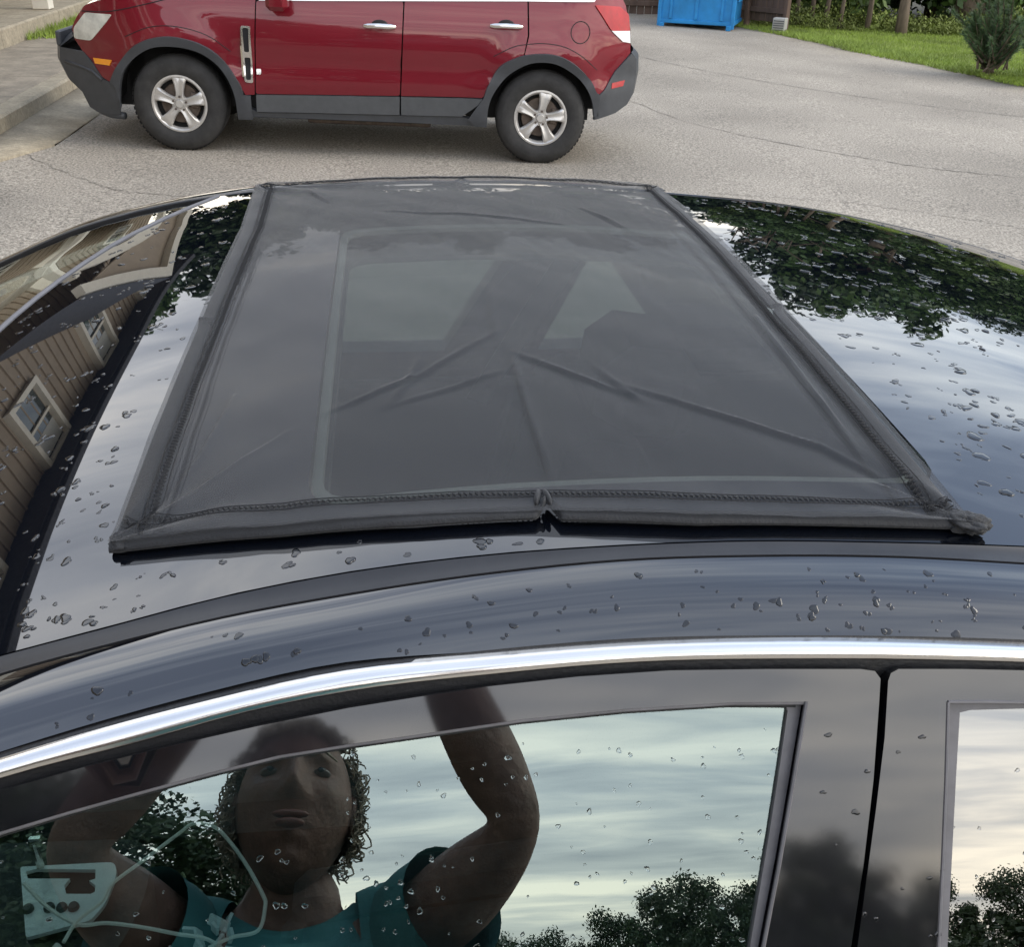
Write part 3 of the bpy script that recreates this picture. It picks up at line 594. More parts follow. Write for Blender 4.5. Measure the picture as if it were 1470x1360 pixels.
def trunk_mesh(h, r, seed, limbs=7, lean=.04):
    rs = random.Random(seed); b = MB(); ax, ay = rs.gauss(0, lean), rs.gauss(0, lean)
    P = lambda t: Vector((ax*h*t+.05*math.sin(t*5+seed), ay*h*t+.05*math.cos(t*4+seed), h*t))
    b.tube([P(i/8)-Vector((0, 0, .2 if i == 0 else 0)) for i in range(9)], [r*(1.25 if i == 0 else 1-.75*i/8) for i in range(9)], 9)
    for q in range(limbs):
        t = rs.uniform(.35, .9); a = rs.uniform(0, 6.28); l = h*rs.uniform(.18, .32); p = P(t); d = Vector((math.cos(a), math.sin(a), rs.uniform(.5, 1.1))).normalized()
        b.tube([p, p+d*l*.5+Vector((0, 0, .05*l)), p+d*l], [r*(1-t)*.8+.02, r*(1-t)*.4+.015, .012], 6)
    me = bpy.data.meshes.new('trunk'); me.from_pydata([tuple(v) for v in b.v], [], b.f); me.materials.append(M['bark']); me.shade_smooth(); return me
TV = []
for i, (mm, rad, cz, s) in enumerate((('leafA', (2.6, 2.6, 3.2), 6.6, .17), ('leafB', (2.9, 2.9, 3.4), 6.8, .17), ('leafC', (2.2, 2.2, 2.8), 6.2, .16), ('leafA', (3.2, 3.2, 2.6), 7.2, .17))):
    TV.append((trunk_mesh(7.5, .16, i+3), leaf_mesh('crown', 9000, rad, cz, s, mm, i+11)))
TV.append((TV[1][0], leaf_mesh('crown', 15000, (2.9, 2.9, 3.4), 6.8, .10, 'leafB', 77)))
LOWV = [leaf_mesh('foliage', 5200, (1.5, 1.2, 1.15), 1.1, .085, mm, 30+i) for i, mm in enumerate(('leafB', 'leafA', 'leafC'))]+[leaf_mesh('foliage', 9000, (1.5, 1.2, 1.15), 1.1, .05, 'leafB', 35)]
def tree(x, y, v, sc_, label, rot=None, group='trees of the wood beyond the lawn', name='broadleaf_tree', wide=1):
    t = empty(name, (x, y, gz(x, y)-.05), rot if rot is not None else random.uniform(0, 6.28), label=label, cat='tree', group=group)
    for nm, me in zip(('trunk', 'crown'), TV[v]):
        o = bpy.data.objects.new(nm, me); COL.objects.link(o); o.parent = t
        if nm == 'crown': o.scale = (wide, wide, 1)
    t.scale = (sc_, sc_, sc_); return t
ORD = ['first', 'second', 'third', 'fourth', 'fifth', 'sixth', 'seventh', 'eighth', 'ninth', 'tenth', 'eleventh', 'twelfth', 'thirteenth', 'fourteenth', 'fifteenth', 'sixteenth', 'seventeenth', 'eighteenth', 'nineteenth', 'twentieth', 'twenty-first', 'twenty-second', 'twenty-third', 'twenty-fourth', 'twenty-fifth']
# near row, trunks in view (each at its own spot)
TRK = T['g_trunks']
tl = ['slim tree nearest the brown fence, first trunk of the wood', 'slim tree second from the fence at the wood edge', 'thin forked tree third from the fence at the wood edge', 'thin leaning tree left of the middle of the wood edge',
      'slim tree in front of the dark gap in the wood', 'pale brown straight trunk standing forward on the lawn edge']
for i, (x, y, z) in enumerate(TRK[:6]):
    y2 = y+.35
    me = trunk_mesh(5.0, (.055, .05, .05, .04, .055, .11)[i], 60+i, 5, .02)
    t = empty('slim_tree' if i < 5 else 'broadleaf_tree', (x, y2, gz(x, y2)-.03), 0, label=tl[i], cat='tree', group='trees of the wood beyond the lawn')
    o = bpy.data.objects.new('trunk', me); COL.objects.link(o); o.parent = t
    o = bpy.data.objects.new('crown', TV[(2, 0, 2, 0, 2, 0)[i]][1]); COL.objects.link(o); o.parent = t; o.scale = (.42, .42, .34); o.location.z = 1.0
big = empty('old_tree', (TRK[6][0], TRK[6][1]+.3, gz(TRK[6][0], 20)-.05), 0, label='thick grey old trunk behind the small pines, widest in the wood', cat='tree', group='trees of the wood beyond the lawn')
o = bpy.data.objects.new('trunk', trunk_mesh(6.6, .34, 91, 8, .01)); COL.objects.link(o); o.parent = big
o = bpy.data.objects.new('trunk', trunk_mesh(5.5, .13, 95, 4, .05)); COL.objects.link(o); o.parent = big; o.location = (.42, .1, 0)
o = bpy.data.objects.new('crown', TV[3][1]); COL.objects.link(o); o.parent = big; o.location.z = .3; o.scale = (.8, .8, .8)
n = 0
far_lab = 'tall leafy tree deep in the wood behind the edge trees'
WOOD = ((8.2, 25.6, 1, .36), (10.6, 25.2, 0, .45), (12.6, 24.8, 1, .86), (15.8, 25, 3, .66), (18.8, 25.8, 1, .70), (21.6, 24.6, 0, .66), (25, 24, 1, .72), (29, 23, 3, .75), (5.4, 27.5, 0, .66), (33, 22, 1, .8))
for (x, y, v, s) in WOOD:
    k = sorted(q[0] for q in WOOD).index(x); tree(x, y, v, s, 'tall leafy tree deep in the wood, %s from the left' % ORD[k-1] if k else 'leafy tree standing behind the blue dumpster', wide=1.05)
for n, (x, y, v, s) in enumerate(((6.3, 31, 1, .9), (2.2, 32, 0, 1.0), (-1.5, 31.5, 1, .95), (-5, 31.5, 2, 1.0), (-8.5, 30, 1, 1.0), (-12, 31, 0, 1.1), (-16, 32, 1, 1.1))):
    tree(x, y, v, s, 'leafy tree mirrored in the black roof, %s from the right beyond the red car' % ORD[n], group='trees beyond the red car', wide=1.25)
# undergrowth bushes filling the shade of the wood
for i, (x, y, s) in enumerate(((7.6, 23.9, 1.0), (9.5, 23.8, 1.15), (11.2, 24.1, 1.2), (13.0, 23.9, 1.2), (14.9, 24.0, 1.25), (16.8, 23.6, 1.3), (19, 23.5, 1.4), (21.5, 23, 1.5), (24, 22.5, 1.5), (6.6, 25.0, 1.1), (9.0, 26.4, 1.7), (12.1, 26.2, 1.8), (15.2, 26.4, 1.8), (18.6, 26, 1.9), (22, 25.5, 2))):
    o = bpy.data.objects.new('undergrowth_bush', LOWV[2 if i in (1, 4, 6) else i % 2]); COL.objects.link(o); o.location = (x, y, gz(x, y)-.1); o.rotation_euler.z = random.uniform(0, 6.28); o.scale = (s, s, s*1.15)
    tag(o, 'dark leafy bush in the shade of the wood, %s of the %s row' % (ORD[i if i < 9 else i-9], 'front' if i < 9 else 'rear'), 'bush', 'bushes of the undergrowth')
# trees behind the camera, mirrored in the side windows
back = [(-7.6, 9.4, 1.6), (-9.4, 8.8, 1.4), (-5.6, 8.2, 1.3), (-2.5, 6.6, 1.1), (.5, 6.2, 1.1), (2.4, 5.6, 1), (4.4, 5.5, 1), (6.6, 6.2, 1), (8.3, 6.9, 1.05), (9.8, 7.2, 1.1), (11.6, 6.6, 1.1), (13.3, 8.0, 1.1), (14.8, 8.2, 1.1), (16.7, 5.4, 1), (18.9, 6.6, 1.1), (20.9, 6.4, 1.1), (22.8, 6.8, 1.1), (-12.5, 8, 1.3), (-15.6, 8, 1.3), (25, 7, 1.2), (-11, 12, 1.8), (-15, 14, 1.9), (-19, 14, 1.9), (-24, 14, 2)]
for i, (x, h, wd) in enumerate(back):
    v = 4; s = h*.92/10.3
    k = sorted(q[0] for q in back).index(x); t = tree(x, -35-random.uniform(0, 2), v, s, 'dark tree mirrored in the side windows, %s from the left' % ORD[k], group='trees across the road behind the camera', wide=wd*.95)
for i in range(16):
    x = -18+i*3; o = bpy.data.objects.new('hedge_bush', LOWV[3]); COL.objects.link(o); o.location = (x, -34, -.2); s = 2.0+.4*math.sin(i*2.1); o.scale = (s*1.2, s, s*.9); o.rotation_euler.z = i
    tag(o, 'dark hedge bush mirrored low in the side windows, %s from the left' % ORD[i], 'bush', 'hedge bushes across the road')
# dwarf pines on the right
def pine(x, y, s, label, seed):
    rs = random.Random(seed); t = empty('dwarf_pine', (x, y, gz(x, y)), label=label, cat='shrub', group='small pines at the lawn edge')
    b = MB(); nb = MB(); 
    for q in range(60):
        a = rs.uniform(0, 6.28); l = rs.uniform(.25, .62); el = rs.uniform(.5, 1.35); base = Vector((rs.gauss(0, .07), rs.gauss(0, .07), rs.uniform(0, .3)))
        d = Vector((math.cos(a)*math.cos(el), math.sin(a)*math.cos(el), math.sin(el))); tip = base+d*l; b.tube([base, base+d*l*.5+Vector((0, 0, -.01)), tip], [.012, .009, .005], 5)
        for k in range(int(l*620)):
            f = rs.uniform(.15, 1.04); p = base+d*l*f; u = Vector((rs.gauss(0, 1), rs.gauss(0, 1), rs.gauss(.4, 1))).normalized(); u = (u+d*1.1).normalized(); ln = rs.uniform(.045, .085); w_ = u.orthogonal().normalized()*.0052
            nb.add([p-w_, p+w_, p+u*ln], [(0, 1, 2)])
    b.build('stem', 'bark', t); nb.build('needles', 'needle', t, smooth=False, kind='stuff'); t.scale = (s, s, s)
pine(8.72, 15.0, 1.4, 'small dark dwarf pine on the lawn edge, the whole one', 5)
pine(9.18, 14.25, 1.2, 'small dwarf pine cut by the right edge of the photo', 8)
pine(10.0, 15.4, .9, 'low pale dwarf pine behind the other two', 9)
# ---------------------------------------------------------------- blue dumpster, fence, grey box
D = [Vector(p) for p in T['g_dump']]
ex = (D[2]-D[1]); ex.z = 0; ex.normalize(); ey = Vector((-ex.y, ex.x, 0)); wdt = (D[2]-D[1]).length
dm = empty('blue_dumpster', m=Matrix.Translation(D[1]) @ Matrix((ex, ey, Vector((0, 0, 1)))).transposed().to_4x4(), label='blue steel dumpster with ribbed sides beyond the red car', cat='dumpster')
MB().box(Vector((wdt/2, .6, .66)), (wdt-.05, 1.15, 1.12), bev=.02).build('body', 'blue', dm)
for k in range(3):
    MB().box(Vector((wdt*(k+.5)/3, .012, .66)), (.05 if k != 1 else .06, .05, 1.05), bev=.008).build('rib', 'blue', dm)
MB().box(Vector((wdt/2, .6, .09)), (wdt, 1.2, .07), bev=.01).build('base_rail', 'blue', dm)
MB().box(Vector((wdt/2, .6, 1.24)), (wdt+.04, 1.24, .07), bev=.01).build('top_rail', 'blue', dm)
for k, x in enumerate((.03, wdt-.03)):
    MB().box(Vector((x, .02, .60)), (.07, .07, 1.2), bev=.008).build('corner_post', 'blue', dm)
    MB().box(Vector((x+(.06 if k == 0 else -.06), -.01, .02)), (.09, .07, .09), bev=.01).build('foot', 'blue', dm)
    s = MB().box(Vector((x+(-.06 if k == 0 else .02), .35, .55)), (.10, .42, .17), bev=.01); so_ = s.build('lift_pocket', 'blue', dm)
    MB().box(Vector((x+(-.06 if k == 0 else .02), .135, .55)), (.07, .02, .11)).build('opening', 'blue_dk', so_)
for k in range(2): MB().box(Vector((wdt*(.25+.5*k), .62, 1.31)), (wdt*.48, 1.2, .05), Matrix.Rotation(-.04, 3, 'X'), bev=.015).build('lid', 'black', dm)
F0, F1 = Vector((6.75, 22.6, 0)), Vector((7.62, 20.55, 0))
fd = (F1-F0); fl = fd.length; fd.normalize(); fn = Vector((fd.y, -fd.x, 0))
fe = empty('privacy_fence', m=Matrix.Translation((F0.x, F0.y, gz(F0.x, F0.y))) @ Matrix((fd, -fn, Vector((0, 0, 1)))).transposed().to_4x4() @ Matrix.Rotation(R(-1.5), 4, 'Y'), label='brown wooden privacy fence screening the dumpster', cat='fence')
nb_ = 14
for k in range(nb_):
    MB().box(Vector((fl*(k+.5)/nb_, 0, .95+random.uniform(-.01, .01))), (fl/nb_-.012, .02+.004*(k % 2), 1.75), bev=.003).build('board', 'fence', fe)
for k in range(3): MB().box(Vector((fl*k/2, -.055, .92)), (.09, .09, 1.95), bev=.008).build('post', 'fence', fe)
for z in (.28, 1.5): MB().box(Vector((fl/2, -.032, z)), (fl, .035, .09), bev=.004).build('rail', 'fence', fe)
fe2 = empty('fence_return', m=Matrix.Translation((F0.x, F0.y, gz(F0.x, F0.y))) @ Matrix.Rotation(R(176), 4, 'Z'), label='far section of the brown fence behind the dumpster', cat='fence')
for k in range(20): MB().box(Vector((.1+.16*k, 0, .95+random.uniform(-.01, .01))), (.148, .02, 1.75), bev=.003).build('board', 'fence', fe2)
for z in (.28, 1.5): MB().box(Vector((1.6, .03, z)), (3.2, .035, .09), bev=.004).build('rail', 'fence', fe2)
A_ = T['g_ac'][0]
ac = empty('utility_box', (7.42, 20.42, gz(7.4, 20.4)), R(-35), label='small grey slatted utility box at the foot of the fence post', cat='utility box')
MB().box(Vector((0, 0, .13)), (.24, .2, .26), bev=.01).build('case', 'grey', ac)
for k in range(5): MB().box(Vector((0, -.106, .05+.04*k)), (.2, .012, .014)).build('louvre', 'clad2', ac)
# ---------------------------------------------------------------- red SUV (local frame: x to the rear, y into the car, z up)
eu, ew, en = (Vector(T[k]) for k in ('suv_eu', 'suv_ew', 'suv_n')); eu.normalize(); ey = -en.normalized(); ey = (ew.cross(eu)).normalized()
suv = empty('red_suv', m=Matrix.Translation(T['suvA']) @ Matrix((eu, ey, ew)).transposed().to_4x4(), label='dark red crossover with grey cladding and silver five spoke wheels parked nose to the kerb', cat='car')
SW = 1.86; V_ = lambda k: [tuple(p) for p in T['v_'+k]]
prof_y = interp([-.1, .25, .45, .56, .60, .66, .80, .92, 1.00, 1.08, 1.16, 1.24, 1.75], [.09, .035, .015, .005, .004, .014, .0, .004, .014, .030, .050, .075, .30])
def sy(x, z, off=0):
    t1 = max(0, -x-.12)/.66; t2 = max(0, x-3.0)/.60
    y = prof_y(z)+.30*min(1.3, t1)**2.3+.26*min(1.3, t2)**2.3
    # wheel arch shoulders swell a little
    for cx in (.036, 2.884):
        r = math.hypot(x-cx, z-.36); y -= .022*math.exp(-((r-.50)/.09)**2)*(1 if z > .3 else .3)
    return y-off
def nx(x): return x-.10*(max(0, -x-.35)/.45)**2+.035*(max(0, x-3.1)/.5)**2
SM = lambda off: (lambda x, z: (nx(x), sy(x, z, off), z))
def sp(name, poly, m, off=0, step=.06, thick=.012, parent=suv, holes=(), both=True, mode=None, **k):
    """panel on the near side and its mirror on the far side"""
    o = panel(name, poly, SM(off), m, parent, holes, step, thick, world=False, **k)
    if both:
        me = o.data.copy(); me.transform(Matrix(((1, 0, 0, 0), (0, -1, 0, SW), (0, 0, 1, 0), (0, 0, 0, 1)))); me.flip_normals()
        q = bpy.data.objects.new(name, me); COL.objects.link(q); q.parent = parent
        for kk in o.keys(): q[kk] = o[kk]
    return o
def dense(pts, n=5):
    fx = interp(range(len(pts)), [p[0] for p in pts]); fy = interp(range(len(pts)), [p[1] for p in pts])
    return [(fx(i/n), fy(i/n)) for i in range((len(pts)-1)*n+1)]
archF = dense(V_('archF_out')); archR = dense(V_('archR_out')); aFi = dense(V_('archF_in')); aRi = dense(V_('archR_in'))
hood = dense([(-.69, .80)]+V_('hood')); g = .004
# fender
fender = [(-.66, .70)]+[(-.70, .78)]+[p for p in hood if p[0] < .64]+[(.690, 1.27), (.674, 1.105), (.628, .455)]+[(.56, .45)]+archF[::-1][3:]+[(-.50, .505), (-.535, .525), (-.60, .637)]
fd_ = sp('front_wing', fender, 'red')
beltz = lambda x: float(np.interp(x, [-.1, .71, 1.115, 2.72, 3.23, 3.6], [1.10, 1.125, 1.138, 1.205, 1.222, 1.226]))
doorf = [(.637, .459), (1.758, .488), (1.787, beltz(1.78)), (.684, beltz(.70))]
dF = sp('door', rnd(doorf, .02), 'red')
doorr = [(1.768, .488), (2.405, .502)]+[p for p in archR if p[0] < 2.715 and p[1] > .50]+[(2.72, .83), (2.745, .97), (2.733, beltz(2.73)), (1.797, beltz(1.8))]
dR = sp('door', rnd(doorr, .004), 'red')
quarter = [(2.728, .835)]+[p for p in archR if p[0] > 2.74]+[(3.36, .57), (3.39, .602), (3.456, .73), (3.565, .855), (3.548, 1.03), (3.50, 1.2), (3.44, 1.30), (3.33, 1.36), (3.25, beltz(3.25)), (2.745, beltz(2.74)), (2.757, .97)]
qp = sp('rear_quarter', quarter, 'red')
# cladding
bumper = [(-.815, .70), (-.652, .692), (-.60, .625), (-.53, .507), (-.478, .494)]+aFi[:6][::-1][:0]+[(-.41, .47), (-.44, .25), (-.60, .236), (-.668, .275), (-.704, .385), (-.78, .46), (-.825, .60)]
sp('front_bumper', bumper, 'clad', .006)
flare = archF[1:]+[(.60, .446), (.60, .262), (.487, .262)]+aFi[1:-1][::-1]+[(-.42, .32), (-.44, .46), (-.478, .494)]
sp('arch_flare', flare, 'clad', .020, step=.05, thick=.03)
flareR = archR[1:]+[(3.338, .37), (3.325, .37)]+aRi[1:-1][::-1]+[(2.45, .275), (2.36, .278), (2.30, .33), (2.395, .47), (2.418, .497)]
sp('arch_flare', flareR, 'clad', .020, step=.05, thick=.03)
sp('sill_cladding', [(.635, .325), (1.754, .342), (1.757, .480), (.640, .452)], 'clad2', .012, thick=.02)
sp('sill_cladding', [(1.768, .342), (2.25, .35), (2.37, .44), (2.41, .492), (1.768, .481)], 'clad2', .012, thick=.02)
sp('rocker', [(.487, .262), (.64, .282), (1.763, .282), (2.45, .276), (2.30, .335), (2.24, .345), (1.763, .336), (.64, .318), (.60, .34)], 'clad', -.005, thick=.05)
rb = [(3.346, .556), (3.38, .589), (3.456, .723), (3.576, .851), (3.619, .81), (3.633, .686), (3.616, .533), (3.579, .457), (3.488, .40), (3.316, .356)]
rbp = sp('rear_bumper', rb, 'clad', .012, thick=.03)
sp('reflector', T['v_refl'], 'redlens', .017, parent=suv, step=.03)
sp('headlight', rnd(T['v_headlight'][::-1], .02), 'lens', .006, step=.03)
sp('side_marker', T['v_marker'], 'amber', .010, step=.04)
sp('tail_lamp', rnd(T['v_tail_red'][::-1], .015), 'redlens', .010, step=.04)
sp('reversing_lamp', T['v_tail_white'][::-1], 'whitelens', .009, step=.04)
# fender vent
vent = rnd(T['v_vent'][::-1], .02); cx = sum(p[0] for p in vent)/len(vent); cz = sum(p[1] for p in vent)/len(vent)
mid = .745
def hole(z0, z1): return rnd([(.575, z0), (.612, z0), (.616, z1), (.572, z1)], .012)
vn = sp('side_vent', vent, 'chrome', .014, holes=[hole(.565, mid-.02), hole(mid+.02, .935)], step=.02, thick=.014)
for z0, z1 in ((.565, mid-.02), (mid+.02, .935)): sp('vent_mesh', [(.57, z0-.005), (.617, z0-.005), (.62, z1+.005), (.568, z1+.005)], 'black', .004, parent=suv, step=.03, thick=.004)
sp('side_badge', rnd([(.655, .605), (.69, .605), (.69, .645), (.655, .645)], .008), 'chrome', .006, step=.02, thick=.006)
sp('belt_moulding', [(.705, 1.128), (1.115, 1.142), (2.72, 1.208), (3.25, 1.224), (3.31, 1.30), (3.28, 1.30), (3.235, 1.250), (2.72, 1.234), (1.115, 1.167), (.705, 1.155)], 'chrome', .012, step=.05, thick=.016)
# door glass and pillars above the belt line
sp('side_window', [(.74, 1.165), (1.72, 1.20), (1.75, 1.62), (1.30, 1.58)], 'suv_glass', -.01, step=.1)
sp('side_window', [(1.80, 1.20), (2.70, 1.235), (2.66, 1.63), (1.83, 1.62)], 'suv_glass', -.01, step=.1)
sp('side_window', [(2.76, 1.237), (3.20, 1.255), (3.0, 1.60), (2.72, 1.62)], 'suv_glass', -.01, step=.1)
sp('cant_rail', [(.66, 1.28), (.73, 1.16), (1.32, 1.60), (2.0, 1.65), (3.02, 1.62), (3.26, 1.26), (3.42, 1.30), (3.15, 1.70), (2.2, 1.77), (1.35, 1.72)], 'red', .0, step=.1)
sp('pillar', [(1.725, 1.19), (1.795, 1.19), (1.83, 1.64), (1.755, 1.64)], 'black', -.004, step=.1)
sp('pillar', [(2.705, 1.225), (2.758, 1.225), (2.72, 1.64), (2.66, 1.64)], 'black', -.004, step=.1)
# cross-car skins
def span(name, edge, m, parent, W, crown=.0, n=10, cdir=(0, 0, 1), thick=None, yoff=0, **k):
    rows = []
    for p in edge:
        p = Vector(p); r = []
        for i in range(n+1):
            t = i/n; y = p.y+(W-2*p.y)*t; q = Vector((p.x, y, p.z))+Vector(cdir)*crown*(1-abs(2*t-1)**2.2); r.append(q)
        rows.append(r)
    v, f = loft(rows); return mk(name, v, f, m, parent, angle=180, **k)
E3 = lambda pts, off=0: [(nx(x), sy(x, z, off), z) for x, z in pts]
span('bonnet', E3([p for p in hood if p[0] < .70]), 'red', suv, SW, .05)
span('windscreen', [(.66, .14, 1.27), (1.0, .19, 1.50), (1.33, .26, 1.70)], 'suv_glass', suv, SW, .05)
span('roof', E3([(1.33, 1.70), (1.6, 1.745), (2.2, 1.77), (3.15, 1.70)]), 'red', suv, SW, .05)
span('tailgate', E3([(3.15, 1.70), (3.42, 1.30), (3.50, 1.2), (3.55, 1.03), (3.57, .86)]), 'red', suv, SW, .05, cdir=(1, 0, 0))
span('rear_bumper_skin', E3([(3.57, .86), (3.619, .81), (3.633, .686), (3.616, .533), (3.579, .457), (3.488, .40)], .012), 'clad', suv, SW, .09, cdir=(1, 0, 0))
MB().tube([(-.42, .12, .235), (-.54, .16, .235), (-.64, .24, .25), (-.73, .40, .27), (-.78, .8, .27)], .028, 10).build('air_dam', 'clad', suv, angle=180)
MB().tube([(nx(x), sy(x, z)-.004, z) for x, z in ((-.79, .60), (-.70, .585), (-.60, .555), (-.54, .50))], .012, 8).build('bumper_crease', 'clad', suv, angle=180)
span('nose_skin', E3([(-.70, .80), (-.815, .70), (-.825, .60), (-.78, .46), (-.704, .385), (-.668, .275)], .006), 'clad', suv, SW, .14, cdir=(-1, 0, 0))
# grille guard corner seen at the nose, floor pan and dark inner shell
MB().box(Vector((-.93, .66, .76)), (.04, .6, .11), bev=.018).build('grille_bar', 'clad', suv)
sh = MB().box(Vector((1.35, SW/2, .42)), (1.55, SW-.16, .30)).box(Vector((-.42, SW/2, .50)), (.3, SW-.62, .42)).box(Vector((3.35, SW/2, .55)), (.3, SW-.62, .3)).box(Vector((1.45, SW/2, .56)), (3.7, SW-.62, .5)).box(Vector((1.45, SW/2, .96)), (3.3, SW-.2, .26))
sh.build('floor_pan', 'black', suv)
MB().tube([(2.3, .9, .24), (2.9, .9, .26), (3.3, .85, .27)], .05, 10).build('exhaust', 'black', suv)
MB().box(Vector((1.5, .30, .235)), (1.0, .09, .05), bev=.01).build('subframe', 'brake', suv)
# wheel housings
for cx in (.036, 2.884):
    for s in (0, 1):
        m_ = Matrix.Translation((cx, .05 if not s else SW-.05, .36)) @ Matrix.Scale(-1 if s else 1, 4, (0, 1, 0))
        h = MB().lathe([(.47, 0), (.475, .30)], 26, m_, R(3), R(177)); h.build('wheel_housing', 'black', suv, angle=180)
# mirror and handles
mir = MB().box(Vector((.86, -.10, 1.14)), (.16, .17, .13), bev=.04).box(Vector((.83, .0, 1.105)), (.07, .12, .04), bev=.015); mir.build('door_mirror', 'red', suv)
for k in ('handle1', 'handle2'):
    (x0, z0), (x1, z1) = V_(k); zc = (z0+z1)/2; y = sy((x0+x1)/2, zc)
    hd = MB().tube([(x0, y-.012, zc+.001), (x0+.03, y-.030, zc+.003), ((x0+x1)/2, y-.036, zc+.005), (x1-.03, y-.030, zc+.004), (x1, y-.012, zc+.002)], [.014, .019, .021, .02, .015], 10, flat=1.0)
    ho = hd.build('door_handle', 'chrome', suv)
    cup = MB().sphere(((x0+x1)/2, y+.005, zc+.012), (.065, .010, .036), 16, 8); cup.build('handle_cup', 'black', suv)
# fuel flap: a thin raised ring line
fx, fz = V_('fuel')[0]; ring = [(fx+.075*math.cos(t*math.pi/12), sy(fx, fz)-.0, fz+.078*math.sin(t*math.pi/12)) for t in range(25)]
MB().tube([(p[0], sy(p[0], p[2])-.001, p[2]) for p in ring], .0035, 5, cap=False).build('fuel_flap', 'black', suv)
# crease line above the front wheel: fender flare shut line
for arch in (V_('archF_out'), V_('archR_out')):
    cxm = sum(p[0] for p in arch)/len(arch)
    pts = [(p[0]+(p[0]-cxm)*.14, p[1]+.075) for p in arch[2:-2]]; pts = dense(pts, 4)
    MB().tube([(x, sy(x, z)-.0005, z) for x, z in pts], .003, 5).build('arch_crease', 'black', suv)
MB().tube([(nx(x), sy(x, z)-.0015, z) for x, z in dense([(-.62, .985), (-.42, 1.0), (-.1, 1.075), (.25, 1.17), (.6, 1.24)], 4)], .0035, 5).build('bonnet_gap', 'black', suv)
# wheels
def wheel(cx, cy, cz, Rt, face=-1, parent=suv, spin=0, rim=True):
    m_ = Matrix.Translation((cx, cy, cz)) @ Matrix.Rotation(spin, 4, 'Y') @ (Matrix.Identity(4) if face < 0 else Matrix.Rotation(math.pi, 4, 'Z'))
    k = Rt/.365; rr = .213*k
    prof = [(rr, .006), (rr+.012, -.006), (rr+.05, -.016), (Rt-.055, -.018), (Rt-.045, -.012), (Rt-.028, -.004), (Rt-.010, .012), (Rt-.001, .035), (Rt, .10), (Rt, .15), (Rt-.001, .2), (Rt-.012, .225), (Rt-.06, .24), (rr, .22)]
    t = MB().lathe(prof, 56, m_)
    for gq in (.075, .12, .165): pass
    ty = t.build('tyre', 'tyre', parent, angle=50)
    tr = MB()
    for q in range(60):
        a = 2*math.pi*q/60; tr.box(m_ @ Vector(((Rt+.0005)*math.cos(a), .04, (Rt+.0005)*math.sin(a))), (.0015, .05, .026), (m_.to_3x3() @ Matrix.Rotation(-a, 3, 'Y')))
    tr.build('tread', 'tyre', ty, kind='stuff')
    rm = MB().lathe([(rr-.030, .03), (rr-.022, .004), (rr-.010, -.006), (rr+.003, -.004), (rr+.004, .02), (rr-.012, .05), (rr-.02, .19)], 56, m_); ro = rm.build('rim', 'alloy', parent, angle=40)
    for q in range(5):
        a = 2*math.pi*q/5+math.pi/2; rot = m_ @ Matrix.Rotation(-a, 4, 'Y'); rows = []
        for t_, wd, y, th in ((.045, .032, .002, .02), (.075, .030, -.002, .018), (.11, .034, -.006, .016), (.15, .043, -.008, .014), (.185, .052, -.004, .014), (.192*1.04, .056, .002, .014)):
            t_ *= k; wd *= k
            rows.append([rot @ Vector(p) for p in ((t_, y+.035, -wd), (t_, y+.006, -wd), (t_, y-.004, -wd*.72), (t_, y+.004, -wd*.12), (t_, y+.004, wd*.12), (t_, y-.004, wd*.72), (t_, y+.006, wd), (t_, y+.035, wd))])
        v, f = loft(rows); mk('spoke', v, f, 'alloy', ro, angle=50)
    hb = MB().lathe([(0, -.012), (.028*k, -.012), (.034*k, -.006), (.036*k, .004), (.062*k, .006), (.066*k, .03)], 28, m_); hb.build('hub_cap', 'alloy', ro)
    for q in range(5):
        a = 2*math.pi*(q+.5)/5+math.pi/2+math.pi/5; p = m_ @ Vector((.052*k*math.cos(a), 0, .052*k*math.sin(a)))
        n_ = MB().lathe([(0, -.012), (.007, -.012), (.009, .005)], 8, Matrix.Translation(p) @ m_.to_3x3().to_4x4()); n_.build('wheel_nut', 'brake', ro)
    bd = MB().lathe([(0, .055), (.15*k, .055), (.155*k, .065), (.155*k, .08)], 36, m_); bd.build('brake_disc', 'brake', parent)
    bk = MB().lathe([(0, .085), (rr-.015, .085)], 36, m_); bk.build('wheel_back', 'black', parent)
    cl = MB().box(m_ @ Vector((.11*k, .06, .03)), (.07, .06, .12), m_.to_3x3(), bev=.01); cl.build('brake_caliper', 'brake', parent)
for cx, s in ((.036, 1.1), (2.884, .35)):
    wheel(cx, .035, .358, .362, -1, spin=R(4 if cx < 1 else 10)); wheel(cx, SW-.035, .358, .362, 1)
# ---------------------------------------------------------------- black sedan (x: front is negative)
car = empty('black_sedan', (.1, 1.2, 0), label='wet black sedan filling the foreground, chrome window trim and a covered sunroof', cat='car')
def zext(tab, left, right):
    p = [(a, z) for a, _, z in tab]; return interp([q[0] for q in left]+[q[0] for q in p]+[q[0] for q in right], [q[1] for q in left]+[q[1] for q in p]+[q[1] for q in right])
LX = [(-1.25, .955), (-1.0, 1.075), (-.7, 1.205), (-.5, 1.283), (-.4, 1.316)]; RX = [(.77, 1.362), (1.15, 1.285), (1.45, 1.175), (1.8, 1.03)]
def curve(key, dl, dr, Yk, zk, k):
    f = zext(T[key], [(x, z+dl) for x, z in LX], [(x, z+dr) for x, z in RX]); return lambda x: (x, Yk-k*(zk-f(x)), f(x))
c_in = curve('mould_in', 0, 0, .622, 1.407, .35); c_out = curve('mould_out', -.002, -.003, .606, 1.407, .45)
c_gap = curve('gap', -.020, -.030, .545, 1.378, .57); c_ct = curve('ch_top', -.024, -.031, .538, 1.376, .57); c_cb = curve('ch_bot', -.034, -.040, .531, 1.369, .57)
